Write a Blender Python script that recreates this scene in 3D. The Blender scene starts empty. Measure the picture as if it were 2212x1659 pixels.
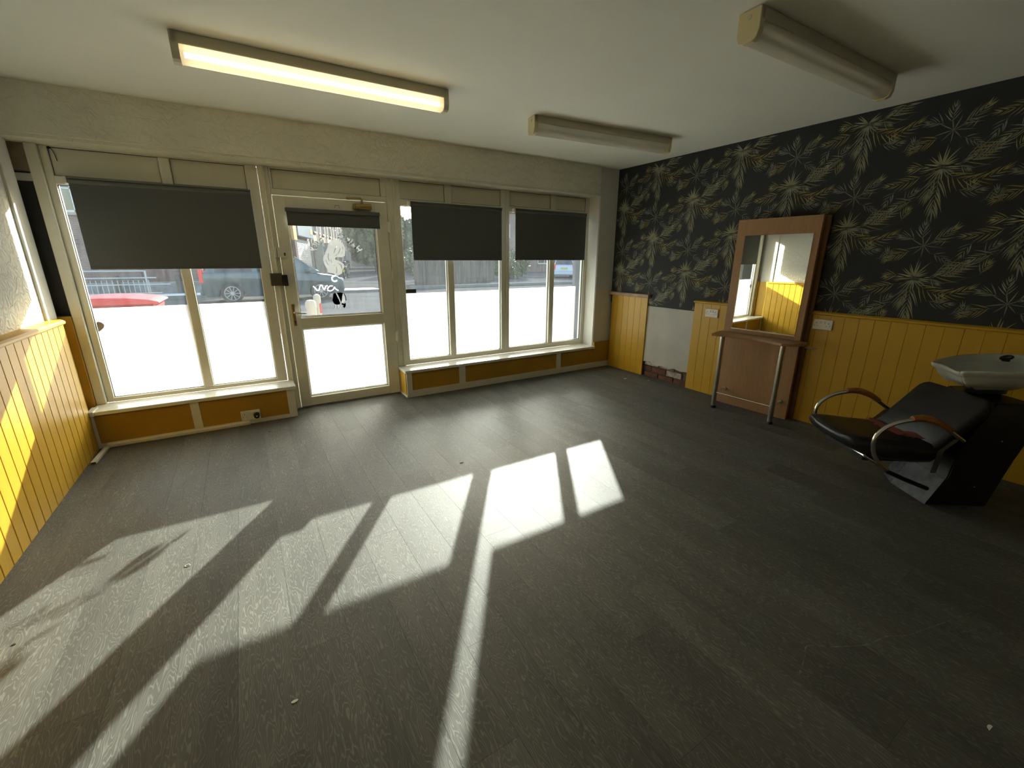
import bpy, bmesh, math, random
from mathutils import Vector, Matrix
rnd = random.Random(7)
sc = bpy.context.scene
COL = sc.collection
PI = math.pi
R = math.radians

# ------------------------------------------------------------------ camera
CAM = bpy.data.objects.new('camera', bpy.data.cameras.new('camera'))
COL.objects.link(CAM)
CAM.data.sensor_width = 36.0
CAM.data.lens = 36.0 * 923.876 / 2212.0
CAM.data.clip_start = 0.02
CAM.data.clip_end = 500
r_ = Vector((0.85282594, -0.52218706, 0.0029317))
u_ = Vector((0.14388867, 0.24038567, 0.95995353))
f_ = Vector((0.50198005, 0.81825143, -0.28014393))
m = Matrix.Identity(4)
for i in range(3):
    m[i][0] = r_[i]; m[i][1] = u_[i]; m[i][2] = -f_[i]
m[0][3], m[1][3], m[2][3] = 1.118, -4.2073, 1.40
CAM.matrix_world = m
sc.camera = CAM

# ------------------------------------------------------------------ light
SUNV = Vector((1.34, 2.0, 1.0)).normalized()
world = bpy.data.worlds.new('world'); sc.world = world
world.use_nodes = True
wn = world.node_tree.nodes; wl = world.node_tree.links
wn.clear()
sky = wn.new('ShaderNodeTexSky'); sky.sky_type = 'NISHITA'
sky.sun_disc = False
sky.sun_elevation = math.radians(22.6)
sky.sun_rotation = math.atan2(1.34, 2.0)
sky.air_density = 1.3; sky.dust_density = 2.5; sky.ozone_density = 1.0
bg = wn.new('ShaderNodeBackground'); bg.inputs['Strength'].default_value = 0.30
wo = wn.new('ShaderNodeOutputWorld')
wl.new(sky.outputs[0], bg.inputs[0]); wl.new(bg.outputs[0], wo.inputs[0])
sl = bpy.data.lights.new('sun', 'SUN'); sl.energy = 5.6; sl.angle = math.radians(0.55)
sl.color = (1.0, 0.985, 0.90)
so = bpy.data.objects.new('sun', sl); COL.objects.link(so)
so.rotation_euler = SUNV.to_track_quat('Z', 'Y').to_euler()
so.location = (8, 12, 8)
sc.view_settings.view_transform = 'Standard'
sc.view_settings.look = 'None'
sc.view_settings.gamma = 1.0
sc.view_settings.use_curve_mapping = False
sc.view_settings.exposure = 1.6

# ------------------------------------------------------------------ helpers
def tag(o, label=None, cat=None, group=None, kind=None):
    if label: o['label'] = label
    if cat: o['category'] = cat
    if group: o['group'] = group
    if kind: o['kind'] = kind
    return o

ORG = {}
def empty(name, loc=(0, 0, 0), rz=0.0, label=None, cat=None, group=None, kind=None):
    o = bpy.data.objects.new(name, None); COL.objects.link(o)
    o.empty_display_size = 0.1
    o.location = loc; o.rotation_euler = (0, 0, rz)
    ORG[o.name] = Vector(loc)
    return tag(o, label, cat, group, kind)

def obj(name, bm, mat, parent=None, label=None, smooth=False, local=False, kind=None, recalc=True):
    """bm is in world coordinates unless local (then in the parent's frame)"""
    me = bpy.data.meshes.new(name)
    if recalc: bmesh.ops.recalc_face_normals(bm, faces=bm.faces)
    off = Vector((0, 0, 0))
    if parent is not None and not local:
        off = ORG.get(parent.name, Vector((0, 0, 0)))
        bmesh.ops.translate(bm, verts=bm.verts, vec=-off)
    bm.to_mesh(me); bm.free()
    if smooth:
        for p in me.polygons: p.use_smooth = True
    for mm in (mat if isinstance(mat, (list, tuple)) else [mat]):
        me.materials.append(mm)
    o = bpy.data.objects.new(name, me); COL.objects.link(o)
    if parent is not None:
        o.parent = parent
    ORG[o.name] = off
    if label: o['label'] = label
    if kind: o['kind'] = kind
    return o

def smooth_by_angle(o, deg=35):
    me = o.data
    for p in me.polygons: p.use_smooth = True
    try: me.set_sharp_from_angle(angle=math.radians(deg))
    except Exception: pass
    return o

def nb(): return bmesh.new()

def box(bm, x0, x1, y0, y1, z0, z1, bev=0.0, seg=1):
    g = bmesh.ops.create_cube(bm, size=1.0)
    vs = g['verts']
    for v in vs:
        v.co = Vector(((x0 + x1) / 2 + v.co.x * (x1 - x0), (y0 + y1) / 2 + v.co.y * (y1 - y0), (z0 + z1) / 2 + v.co.z * (z1 - z0)))
    if bev > 0:
        es = list({e for v in vs for e in v.link_edges})
        bmesh.ops.bevel(bm, geom=es, offset=bev, segments=seg, affect='EDGES', profile=0.5)
    return bm

def B(x0, x1, y0, y1, z0, z1, bev=0.0, seg=1):
    return box(nb(), x0, x1, y0, y1, z0, z1, bev, seg)

def cyl(bm, p0, p1, r0, r1=None, n=16, caps=True):
    p0 = Vector(p0); p1 = Vector(p1); r1 = r0 if r1 is None else r1
    d = (p1 - p0); q = d.normalized().to_track_quat('Z', 'Y')
    a, b = [], []
    for i in range(n):
        t = 2 * PI * i / n
        c = q @ Vector((math.cos(t), math.sin(t), 0))
        a.append(bm.verts.new(p0 + c * r0)); b.append(bm.verts.new(p1 + c * r1))
    for i in range(n):
        bm.faces.new((a[i], a[(i + 1) % n], b[(i + 1) % n], b[i]))
    if caps:
        bm.faces.new(a[::-1]); bm.faces.new(b)
    return bm

def tube(bm, pts, r, n=10, rfn=None, closed=False, flat=None):
    pts = [Vector(p) for p in pts]
    rings = []
    L = len(pts); up = None
    for i, p in enumerate(pts):
        if closed: t = (pts[(i + 1) % L] - pts[i - 1]).normalized()
        else: t = (pts[min(i + 1, L - 1)] - pts[max(i - 1, 0)]).normalized()
        if up is None:
            up = Vector((0, 0, 1)) if abs(t.z) < 0.9 else Vector((0, 1, 0))
        s = t.cross(up).normalized(); up = s.cross(t).normalized()
        rr = rfn(i / (L - 1)) if rfn else r
        ring = []
        for k in range(n):
            a = 2 * PI * k / n
            kx, ky = (flat if flat else (1, 1))
            ring.append(bm.verts.new(p + s * math.cos(a) * rr * kx + up * math.sin(a) * rr * ky))
        rings.append(ring)
    m_ = L if closed else L - 1
    for i in range(m_):
        A = rings[i]; Bq = rings[(i + 1) % L]
        for k in range(n):
            bm.faces.new((A[k], A[(k + 1) % n], Bq[(k + 1) % n], Bq[k]))
    if not closed:
        bm.faces.new(rings[0][::-1]); bm.faces.new(rings[-1])
    return bm

def spline(pts, n=6):
    P = [Vector(p) for p in pts]; out = []
    for i in range(len(P) - 1):
        p0 = P[max(i - 1, 0)]; p1 = P[i]; p2 = P[i + 1]; p3 = P[min(i + 2, len(P) - 1)]
        for k in range(n):
            t = k / n
            out.append(0.5 * ((2 * p1) + (p2 - p0) * t + (2 * p0 - 5 * p1 + 4 * p2 - p3) * t * t + (3 * p1 - p0 - 3 * p2 + p3) * t ** 3))
    out.append(P[-1]); return out

def prism(bm, poly, axis, a, b, bev=0.0, seg=2):
    """poly: list of 2D points; axis: 0/1/2 extrusion axis; other two coords in order"""
    def mk(p, t):
        if axis == 0: return Vector((t, p[0], p[1]))
        if axis == 1: return Vector((p[0], t, p[1]))
        return Vector((p[0], p[1], t))
    A = [bm.verts.new(mk(p, a)) for p in poly]; Bv = [bm.verts.new(mk(p, b)) for p in poly]
    n = len(poly); fs = []
    for i in range(n):
        fs.append(bm.faces.new((A[i], A[(i + 1) % n], Bv[(i + 1) % n], Bv[i])))
    fs.append(bm.faces.new(A[::-1])); fs.append(bm.faces.new(Bv))
    bmesh.ops.recalc_face_normals(bm, faces=fs)
    if bev > 0:
        es = list({e for v in A + Bv for e in v.link_edges})
        bmesh.ops.bevel(bm, geom=es, offset=bev, segments=seg, affect='EDGES', profile=0.5)
    return bm

def sheet(x0, x1, y, z0, z1):
    bm = nb(); bm.faces.new([bm.verts.new(q) for q in ((x0, y, z0), (x0, y, z1), (x1, y, z1), (x1, y, z0))]); return bm

def dup(o, loc, parent=None, name=None):
    c = o.copy(); COL.objects.link(c)
    if parent is not None: c.parent = parent
    c.location = loc
    return c

# ------------------------------------------------------------------ materials
def mat(name, col, rough=0.5, metal=0.0, spec=0.5, bump=0.0, bscale=60, vary=0.0, vscale=3.0, coat=0.0, bdist=0.002, emis=None, estr=0.0):
    mt = bpy.data.materials.new(name); mt.use_nodes = True
    nt = mt.node_tree; ns = nt.nodes; ls = nt.links
    p = ns['Principled BSDF']
    p.inputs['Base Color'].default_value = (*col, 1)
    p.inputs['Roughness'].default_value = rough
    p.inputs['Metallic'].default_value = metal
    p.inputs['Specular IOR Level'].default_value = spec
    p.inputs['Coat Weight'].default_value = coat
    if emis:
        p.inputs['Emission Color'].default_value = (*emis, 1); p.inputs['Emission Strength'].default_value = estr
    if vary > 0 or bump > 0:
        tc = ns.new('ShaderNodeTexCoord')
    if vary > 0:
        n = ns.new('ShaderNodeTexNoise'); n.inputs['Scale'].default_value = vscale; n.inputs['Detail'].default_value = 6
        ls.new(tc.outputs['Object'], n.inputs['Vector'])
        mr = ns.new('ShaderNodeMapRange'); mr.inputs[1].default_value = 0.3; mr.inputs[2].default_value = 0.7
        mr.inputs[3].default_value = 1 - vary; mr.inputs[4].default_value = 1 + vary * 0.6
        ls.new(n.outputs['Fac'], mr.inputs[0])
        mx = ns.new('ShaderNodeVectorMath'); mx.operation = 'SCALE'; mx.inputs[0].default_value = col
        ls.new(mr.outputs[0], mx.inputs['Scale']); ls.new(mx.outputs[0], p.inputs['Base Color'])
    if bump > 0:
        n2 = ns.new('ShaderNodeTexNoise'); n2.inputs['Scale'].default_value = bscale; n2.inputs['Detail'].default_value = 4
        ls.new(tc.outputs['Object'], n2.inputs['Vector'])
        bp = ns.new('ShaderNodeBump'); bp.inputs['Strength'].default_value = bump; bp.inputs['Distance'].default_value = bdist
        ls.new(n2.outputs['Fac'], bp.inputs['Height']); ls.new(bp.outputs[0], p.inputs['Normal'])
    return mt

def anaglypta(name, col):
    """white painted embossed paper: swirly worm relief"""
    mt = mat(name, col, 0.75, vary=0.08, vscale=2)
    nt = mt.node_tree; ns = nt.nodes; ls = nt.links; p = ns['Principled BSDF']
    tc = ns.new('ShaderNodeTexCoord')
    w = ns.new('ShaderNodeTexWave'); w.wave_type = 'RINGS'; w.inputs['Scale'].default_value = 7; w.inputs['Distortion'].default_value = 14
    w.inputs['Detail'].default_value = 1.0; w.inputs['Detail Scale'].default_value = 2.2
    ls.new(tc.outputs['Object'], w.inputs['Vector'])
    bp = ns.new('ShaderNodeBump'); bp.inputs['Strength'].default_value = 0.8; bp.inputs['Distance'].default_value = 0.004
    ls.new(w.outputs['Fac'], bp.inputs['Height']); ls.new(bp.outputs[0], p.inputs['Normal'])
    return mt

M = {}
M['ceiling'] = mat('ceiling_paint', (0.86, 0.87, 0.785), 0.85, bump=0.25, bscale=40, vary=0.03, vscale=1.5)
M['wall'] = mat('wall_paint', (0.75, 0.74, 0.68), 0.8, bump=0.3, bscale=30, vary=0.05)
M['beam'] = anaglypta('embossed_paper_beam', (0.84, 0.82, 0.69))
M['embossed'] = anaglypta('embossed_paper_wall', (0.76, 0.76, 0.71))
M['upvc'] = mat('cream_frame', (0.80, 0.78, 0.65), 0.38, vary=0.06, vscale=6)
M['upvc_panel'] = mat('cream_panel', (0.76, 0.74, 0.60), 0.42, vary=0.05, vscale=4)
M['gasket'] = mat('black_gasket', (0.03, 0.03, 0.03), 0.6)
M['sill'] = mat('white_gloss_sill', (0.80, 0.79, 0.72), 0.22, vary=0.05, vscale=14, coat=0.3)
M['trim'] = mat('white_gloss_trim', (0.72, 0.70, 0.60), 0.35, vary=0.06, vscale=10)
M['mustard'] = mat('mustard_panel', (0.44, 0.245, 0.016), 0.55, vary=0.08, vscale=5)
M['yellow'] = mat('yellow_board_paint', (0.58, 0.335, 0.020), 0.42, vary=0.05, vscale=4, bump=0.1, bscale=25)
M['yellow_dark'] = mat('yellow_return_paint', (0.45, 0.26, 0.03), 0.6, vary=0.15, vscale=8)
M['charcoal'] = mat('charcoal_paint', (0.035, 0.036, 0.042), 0.7, vary=0.2, vscale=10)
M['board_raw'] = mat('stained_raw_board', (0.34, 0.27, 0.18), 0.8, vary=0.3, vscale=12)
M['blind'] = mat('anthracite_blind_fabric', (0.115, 0.122, 0.122), 0.8, spec=0.3)
M['blind_case'] = mat('anthracite_blind_case', (0.125, 0.132, 0.13), 0.45)
M['blind_roll'] = mat('blind_bracket_plastic', (0.16, 0.17, 0.13), 0.5)
M['plastic'] = mat('white_plastic', (0.78, 0.76, 0.68), 0.3)
M['plastic_cream'] = mat('yellowed_plastic', (0.74, 0.66, 0.40), 0.4)
M['housing'] = mat('lamp_housing_paint', (0.62, 0.58, 0.44), 0.45)
M['black_rubber'] = mat('black_rubber', (0.012, 0.012, 0.013), 0.45)
M['black_plastic'] = mat('black_plastic', (0.015, 0.015, 0.017), 0.35)
M['leather'] = mat('black_vinyl', (0.014, 0.014, 0.016), 0.38, bump=0.25, bscale=260, bdist=0.001)
M['shell'] = mat('black_pedestal_shell', (0.008, 0.008, 0.009), 0.42)
M['kick'] = mat('scuffed_grey_kick_plate', (0.17, 0.18, 0.19), 0.45, vary=0.6, vscale=14)
M['chrome'] = mat('chrome', (0.75, 0.73, 0.68), 0.12, 1.0)
M['steel'] = mat('brushed_steel', (0.50, 0.49, 0.44), 0.32, 1.0)
M['brass'] = mat('aged_brass', (0.42, 0.30, 0.11), 0.35, 0.9)
M['bronze'] = mat('brown_lock_metal', (0.11, 0.09, 0.06), 0.5, 0.3)
M['ceramic'] = mat('white_ceramic', (0.62, 0.63, 0.56), 0.12, coat=0.5)
M['towel'] = mat('pink_towel', (0.62, 0.20, 0.18), 0.95, bump=0.8, bscale=200)
M['plaster'] = mat('bare_plaster', (0.55, 0.53, 0.48), 0.9, vary=0.10, vscale=5, bump=0.3, bscale=20)
M['brick_in'] = mat('old_red_brick', (0.17, 0.07, 0.045), 0.9, vary=0.4, vscale=18, bump=0.6, bscale=60)
M['brick_white'] = mat('limewashed_brick', (0.45, 0.40, 0.34), 0.9, vary=0.45, vscale=25, bump=0.6, bscale=60)
M['mortar'] = mat('crumbled_mortar', (0.16, 0.12, 0.09), 0.95, vary=0.4, vscale=30)
M['raw_wood'] = mat('pinkish_raw_wood', (0.45, 0.30, 0.21), 0.7, vary=0.2, vscale=12)
M['paper_white'] = mat('scrap_paper', (0.7, 0.68, 0.62), 0.9)
M['dark_bit'] = mat('dark_crumb', (0.01, 0.01, 0.01), 0.8)
M['scuff'] = mat('chalky_scuff', (0.20, 0.19, 0.155), 0.9, vary=0.5, vscale=40)

def wood(name, c1, c2, rough=0.4, sx=(3, 3, 0.4), scale=6):
    mt = mat(name, c1, rough); nt = mt.node_tree; ns = nt.nodes; ls = nt.links; p = ns['Principled BSDF']
    tc = ns.new('ShaderNodeTexCoord'); mp = ns.new('ShaderNodeMapping'); mp.inputs['Scale'].default_value = sx
    n = ns.new('ShaderNodeTexNoise'); n.inputs['Scale'].default_value = scale; n.inputs['Detail'].default_value = 8; n.inputs['Distortion'].default_value = 1.2
    ls.new(tc.outputs['Object'], mp.inputs[0]); ls.new(mp.outputs[0], n.inputs['Vector'])
    cr = ns.new('ShaderNodeValToRGB'); cr.color_ramp.elements[0].position = 0.35; cr.color_ramp.elements[1].position = 0.65
    cr.color_ramp.elements[0].color = (*c1, 1); cr.color_ramp.elements[1].color = (*c2, 1)
    ls.new(n.outputs['Fac'], cr.inputs[0]); ls.new(cr.outputs[0], p.inputs['Base Color'])
    return mt
M['beech'] = wood('beech_laminate', (0.35, 0.19, 0.082), (0.41, 0.225, 0.10), 0.42, (6, 6, 0.5), 8)
M['beech_edge'] = wood('beech_laminate_edge', (0.20, 0.09, 0.035), (0.26, 0.12, 0.045), 0.5, (6, 6, 0.5), 8)
M['arm_wood'] = wood('varnished_arm_wood', (0.30, 0.10, 0.022), (0.40, 0.15, 0.035), 0.3, (2, 2, 8), 8)

def floor_mat():
    mt = mat('limed_oak_vinyl', (0.1, 0.1, 0.1), 0.4, spec=0.22); nt = mt.node_tree; ns = nt.nodes; ls = nt.links; p = ns['Principled BSDF']
    tc = ns.new('ShaderNodeTexCoord'); oi = ns.new('ShaderNodeObjectInfo')
    # each plank looks at its own piece of timber
    cmb = ns.new('ShaderNodeCombineXYZ')
    m1 = ns.new('ShaderNodeMath'); m1.operation = 'MULTIPLY'; m1.inputs[1].default_value = 57.0
    m2 = ns.new('ShaderNodeMath'); m2.operation = 'MULTIPLY'; m2.inputs[1].default_value = 31.0
    ls.new(oi.outputs['Random'], m1.inputs[0]); ls.new(oi.outputs['Random'], m2.inputs[0])
    ls.new(m1.outputs[0], cmb.inputs[0]); ls.new(m2.outputs[0], cmb.inputs[1])
    add = ns.new('ShaderNodeVectorMath'); add.operation = 'ADD'
    ls.new(tc.outputs['Object'], add.inputs[0]); ls.new(cmb.outputs[0], add.inputs[1])
    mp = ns.new('ShaderNodeMapping'); mp.inputs['Scale'].default_value = (11.0, 1.9, 1.0); ls.new(add.outputs[0], mp.inputs[0])
    # cathedral grain: contour lines of a stretched noise
    n = ns.new('ShaderNodeTexNoise'); n.inputs['Scale'].default_value = 1.0; n.inputs['Detail'].default_value = 3.5; n.inputs['Roughness'].default_value = 0.55
    ls.new(mp.outputs[0], n.inputs['Vector'])
    mm = ns.new('ShaderNodeMath'); mm.operation = 'MULTIPLY'; mm.inputs[1].default_value = 30.0; ls.new(n.outputs['Fac'], mm.inputs[0])
    fr = ns.new('ShaderNodeMath'); fr.operation = 'PINGPONG'; fr.inputs[1].default_value = 0.5; ls.new(mm.outputs[0], fr.inputs[0])
    fine = ns.new('ShaderNodeTexNoise'); fine.inputs['Scale'].default_value = 1.0; fine.inputs['Detail'].default_value = 6
    mp2 = ns.new('ShaderNodeMapping'); mp2.inputs['Scale'].default_value = (160, 9, 1); ls.new(add.outputs[0], mp2.inputs[0]); ls.new(mp2.outputs[0], fine.inputs['Vector'])
    big = ns.new('ShaderNodeTexNoise'); big.inputs['Scale'].default_value = 1.0; big.inputs['Detail'].default_value = 3
    mp3 = ns.new('ShaderNodeMapping'); mp3.inputs['Scale'].default_value = (7, 1.5, 1); ls.new(add.outputs[0], mp3.inputs[0]); ls.new(mp3.outputs[0], big.inputs['Vector'])
    g = ns.new('ShaderNodeMapRange'); g.inputs[1].default_value = 0.30; g.inputs[2].default_value = 0.5; g.inputs[3].default_value = 0.0; g.inputs[4].default_value = 1.0
    ls.new(fr.outputs[0], g.inputs[0])
    gf = ns.new('ShaderNodeMath'); gf.operation = 'MULTIPLY'; ls.new(g.outputs[0], gf.inputs[0]); ls.new(fine.outputs['Fac'], gf.inputs[1])
    cr = ns.new('ShaderNodeValToRGB')
    cr.color_ramp.elements[0].position = 0.0; cr.color_ramp.elements[0].color = (0.108, 0.105, 0.090, 1)
    cr.color_ramp.elements[1].position = 0.55; cr.color_ramp.elements[1].color = (0.196, 0.192, 0.166, 1)
    ls.new(gf.outputs[0], cr.inputs[0])
    tone = ns.new('ShaderNodeMapRange'); tone.inputs[1].default_value = 0.3; tone.inputs[2].default_value = 0.7; tone.inputs[3].default_value = 0.78; tone.inputs[4].default_value = 1.12
    ls.new(big.outputs['Fac'], tone.inputs[0])
    t2 = ns.new('ShaderNodeMapRange'); t2.inputs[3].default_value = 0.86; t2.inputs[4].default_value = 1.12; ls.new(oi.outputs['Random'], t2.inputs[0])
    tm = ns.new('ShaderNodeMath'); tm.operation = 'MULTIPLY'; ls.new(tone.outputs[0], tm.inputs[0]); ls.new(t2.outputs[0], tm.inputs[1])
    sclv = ns.new('ShaderNodeVectorMath'); sclv.operation = 'SCALE'; ls.new(cr.outputs[0], sclv.inputs[0]); ls.new(tm.outputs[0], sclv.inputs['Scale'])
    ls.new(sclv.outputs[0], p.inputs['Base Color'])
    rg = ns.new('ShaderNodeMapRange'); rg.inputs[3].default_value = 0.50; rg.inputs[4].default_value = 0.64; ls.new(big.outputs['Fac'], rg.inputs[0])
    ls.new(rg.outputs[0], p.inputs['Roughness'])
    bp = ns.new('ShaderNodeBump'); bp.inputs['Strength'].default_value = 0.25; bp.inputs['Distance'].default_value = 0.001
    ls.new(gf.outputs[0], bp.inputs['Height']); ls.new(bp.outputs[0], p.inputs['Normal'])
    return mt
M['floor'] = floor_mat()

def glass_mat(name, dirt, tint=(0.93, 0.96, 0.95), smear=True):
    mt = bpy.data.materials.new(name); mt.use_nodes = True; nt = mt.node_tree; ns = nt.nodes; ls = nt.links; ns.clear()
    out = ns.new('ShaderNodeOutputMaterial')
    tr = ns.new('ShaderNodeBsdfTransparent'); tr.inputs[0].default_value = (*tint, 1)
    tl = ns.new('ShaderNodeBsdfTranslucent'); tl.inputs[0].default_value = (0.75, 0.8, 0.82, 1)
    gl = ns.new('ShaderNodeBsdfGlossy'); gl.inputs['Roughness'].default_value = 0.02
    mix = ns.new('ShaderNodeMixShader')
    tc = ns.new('ShaderNodeTexCoord'); mp = ns.new('ShaderNodeMapping'); mp.inputs['Scale'].default_value = (22, 22, 5)
    n = ns.new('ShaderNodeTexNoise'); n.inputs['Scale'].default_value = 1.0; n.inputs['Detail'].default_value = 8; n.inputs['Roughness'].default_value = 0.7; n.inputs['Distortion'].default_value = 0.8
    ls.new(tc.outputs['Object'], mp.inputs[0]); ls.new(mp.outputs[0], n.inputs['Vector'])
    mr = ns.new('ShaderNodeMapRange'); mr.inputs[1].default_value = 0.3; mr.inputs[2].default_value = 0.8; mr.inputs[3].default_value = dirt * 0.5; mr.inputs[4].default_value = dirt * 2.2
    ls.new(n.outputs['Fac'], mr.inputs[0]); ls.new(mr.outputs[0], mix.inputs[0])
    ls.new(tr.outputs[0], mix.inputs[1]); ls.new(tl.outputs[0], mix.inputs[2])
    fz = ns.new('ShaderNodeFresnel'); fz.inputs[0].default_value = 1.35
    mx2 = ns.new('ShaderNodeMixShader'); ls.new(fz.outputs[0], mx2.inputs[0]); ls.new(mix.outputs[0], mx2.inputs[1]); ls.new(gl.outputs[0], mx2.inputs[2])
    ls.new(mx2.outputs[0], out.inputs[0])
    return mt
M['glass'] = glass_mat('dusty_window_glass', 0.011)
M['car_glass'] = mat('dark_car_glass', (0.02, 0.025, 0.03), 0.08, spec=0.8)

def film_mat(name, t=(0.60, 0.605, 0.595), transp=0.0, fwd=0.0, rough=0.6):
    mt = bpy.data.materials.new(name); mt.use_nodes = True; nt = mt.node_tree; ns = nt.nodes; ls = nt.links; ns.clear()
    out = ns.new('ShaderNodeOutputMaterial')
    tl = ns.new('ShaderNodeBsdfTranslucent'); tl.inputs[0].default_value = (*t, 1)
    df = ns.new('ShaderNodeBsdfDiffuse'); df.inputs[0].default_value = (0.5, 0.5, 0.49, 1)
    a = ns.new('ShaderNodeMixShader'); a.inputs[0].default_value = 0.08
    ls.new(tl.outputs[0], a.inputs[1]); ls.new(df.outputs[0], a.inputs[2])
    last = a
    if fwd > 0:   # frosting keeps most light going roughly forward
        rf = ns.new('ShaderNodeBsdfRefraction'); rf.inputs['Roughness'].default_value = rough; rf.inputs['IOR'].default_value = 1.25
        rf.inputs[0].default_value = (0.95, 0.96, 0.94, 1)
        c = ns.new('ShaderNodeMixShader'); c.inputs[0].default_value = fwd
        ls.new(a.outputs[0], c.inputs[1]); ls.new(rf.outputs[0], c.inputs[2]); last = c
    if transp > 0:
        tr = ns.new('ShaderNodeBsdfTransparent'); b = ns.new('ShaderNodeMixShader'); b.inputs[0].default_value = transp
        ls.new(last.outputs[0], b.inputs[1]); ls.new(tr.outputs[0], b.inputs[2]); last = b
    ls.new(last.outputs[0], out.inputs[0]); return mt
M['film'] = film_mat('frosted_window_film', (0.70, 0.705, 0.69), 0.0, 0.27, 0.62)
M['decal'] = film_mat('etched_vinyl_decal', (0.62, 0.63, 0.63), 0.10)
M['diffuser'] = film_mat('ribbed_acrylic_diffuser', (0.72, 0.69, 0.60), 0.25)

def mirror_mat():
    return mat('mirror_silver', (0.86, 0.88, 0.85), 0.0, 1.0)
M['mirror'] = mirror_mat()
M['tube'] = mat('lit_fluorescent_tube', (0.9, 0.85, 0.7), 0.4, emis=(1.0, 0.82, 0.54), estr=2.3)
M['tube_off'] = mat('unlit_tube', (0.8, 0.8, 0.75), 0.4)

# ================================================================== SETTING
W = 5.265      # right wall face
H = 2.458
YB = -6.3      # wall behind the camera
# ---- floor with individual planks
fl = obj('floor', B(-0.35, 5.5, YB - 0.2, 0.33, -0.20, -0.0035), M['mortar'])
tag(fl, kind='structure')
PWID = 0.1833; PLEN = 1.22
pb = nb(); box(pb, 0, PWID - 0.0009, 0, PLEN - 0.0007, -0.0034, 0.0)
plank0 = obj('plank', pb, M['floor'], fl)
first = True
x = 0.356 - 2 * PWID
i = 0
while x < 5.26:
    off = (i * 0.437 + 0.21 * ((i * 7) % 5)) % PLEN
    y = 0.30 - off
    segs = []
    yy = 0.30
    e = 0.30 - off
    if off > 0.02: segs.append((e, 0.30))
    while e > -5.3:
        segs.append((max(e - PLEN, -6.3), e)); e -= PLEN
    for (a, b) in segs:
        if first: o = plank0; first = False
        else:
            o = plank0.copy(); COL.objects.link(o)
        o.location = (max(x, 0.0), a, 0)
        wx = (min(x + PWID, 5.29) - max(x, 0.0)) / PWID
        o.scale = (wx, (b - a) / PLEN, 1)
    x += PWID; i += 1

# ---- ceiling, walls
tag(obj('ceiling', B(-0.5, 5.7, YB - 0.2, 0.35, H, H + 0.2), M['ceiling']), kind='structure')
wl_ = obj('wall_left', B(-0.35, -0.068, YB - 0.2, -0.06, -0.1, H), M['embossed']); tag(wl_, kind='structure')
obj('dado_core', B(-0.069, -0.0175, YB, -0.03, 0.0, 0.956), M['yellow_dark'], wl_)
obj('corner_core', B(-0.35, -0.045, -0.035, 0.175, 0.0, 0.975), M['yellow'], wl_)
# smooth boxed corner of the left wall, rounded towards the window recess
bx = nb()
poly = [(-0.35, -0.061), (-0.060, -0.061), (-0.060, 0.10), (-0.064, 0.14), (-0.072, 0.18), (-0.084, 0.22), (-0.098, 0.252), (-0.35, 0.252)]
prism(bx, poly, 2, 0.9, H)
corner = obj('corner_boxing', bx, M['wall'], wl_); smooth_by_angle(corner)
obj('corner_bead', B(-0.08, -0.054, -0.066, -0.056, 0.98, 2.2, 0.002), M['trim'], wl_)
tag(obj('wall_back', B(-0.5, 5.7, YB - 0.2, YB, -0.1, H), M['wall']), kind='structure')
wf = empty('wall_front', (0, 0, 0), kind='structure')
bb = nb(); box(bb, -0.4, 4.94, 0.0, 0.34, 2.14, H + 0.1)
bmesh.ops.bevel(bb, geom=[e for e in bb.edges if all(v.co.z < 2.2 and v.co.y < 0.01 for v in e.verts)], offset=0.022, segments=4, affect='EDGES')
beam = obj('window_beam', bb, M['beam'], wf); smooth_by_angle(beam)
bb = nb(); box(bb, 4.975, 5.45, 0.035, 0.34, -0.1, H + 0.1)
bmesh.ops.bevel(bb, geom=[e for e in bb.edges if all(v.co.x < 4.99 and v.co.y < 0.04 for v in e.verts)], offset=0.008, segments=2, affect='EDGES')
pier = obj('pier', bb, M['wall'], wf); smooth_by_angle(pier)
obj('lintel_end', B(4.94, 4.985, 0.035, 0.34, 2.14, H + 0.1), M['wall'], wf)
# left recess beside the window
obj('recess_panel', B(-0.35, -0.004, 0.255, 0.30, 0.985, 1.90), M['charcoal'], wf, label='dark charcoal painted strip beside the window')
obj('recess_board', B(-0.35, -0.004, 0.245, 0.30, 1.905, 1.955, 0.003), M['wall'], wf)
obj('recess_lintel', B(-0.35, -0.004, 0.235, 0.34, 1.968, 2.15, 0.004), M['board_raw'], wf, label='stained bare lintel block above the recess')
obj('recess_backing', B(-0.35, 0.0, 0.30, 0.36, -0.1, 2.2), M['charcoal'], wf)
obj('recess_side', B(-0.37, -0.22, 0.08, 0.3, -0.1, 2.2), M['charcoal'], wf)
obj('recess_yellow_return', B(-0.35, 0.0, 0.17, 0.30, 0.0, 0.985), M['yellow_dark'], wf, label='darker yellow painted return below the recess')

# ---- exterior skin so the wall is closed outside
obj('outer_face', B(-6, 0.0, 0.30, 0.45, -0.1, 3.2), M['brick_in'], wf)
obj('outer_face', B(5.0, 12, 0.30, 0.535, -0.1, 3.2), mat('grey_render', (0.10, 0.105, 0.125), 0.8, vary=0.2), wf)
obj('outer_face', B(-6, 12, 0.34, 0.45, 2.16, 3.2), M['wall'], wf)

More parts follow.
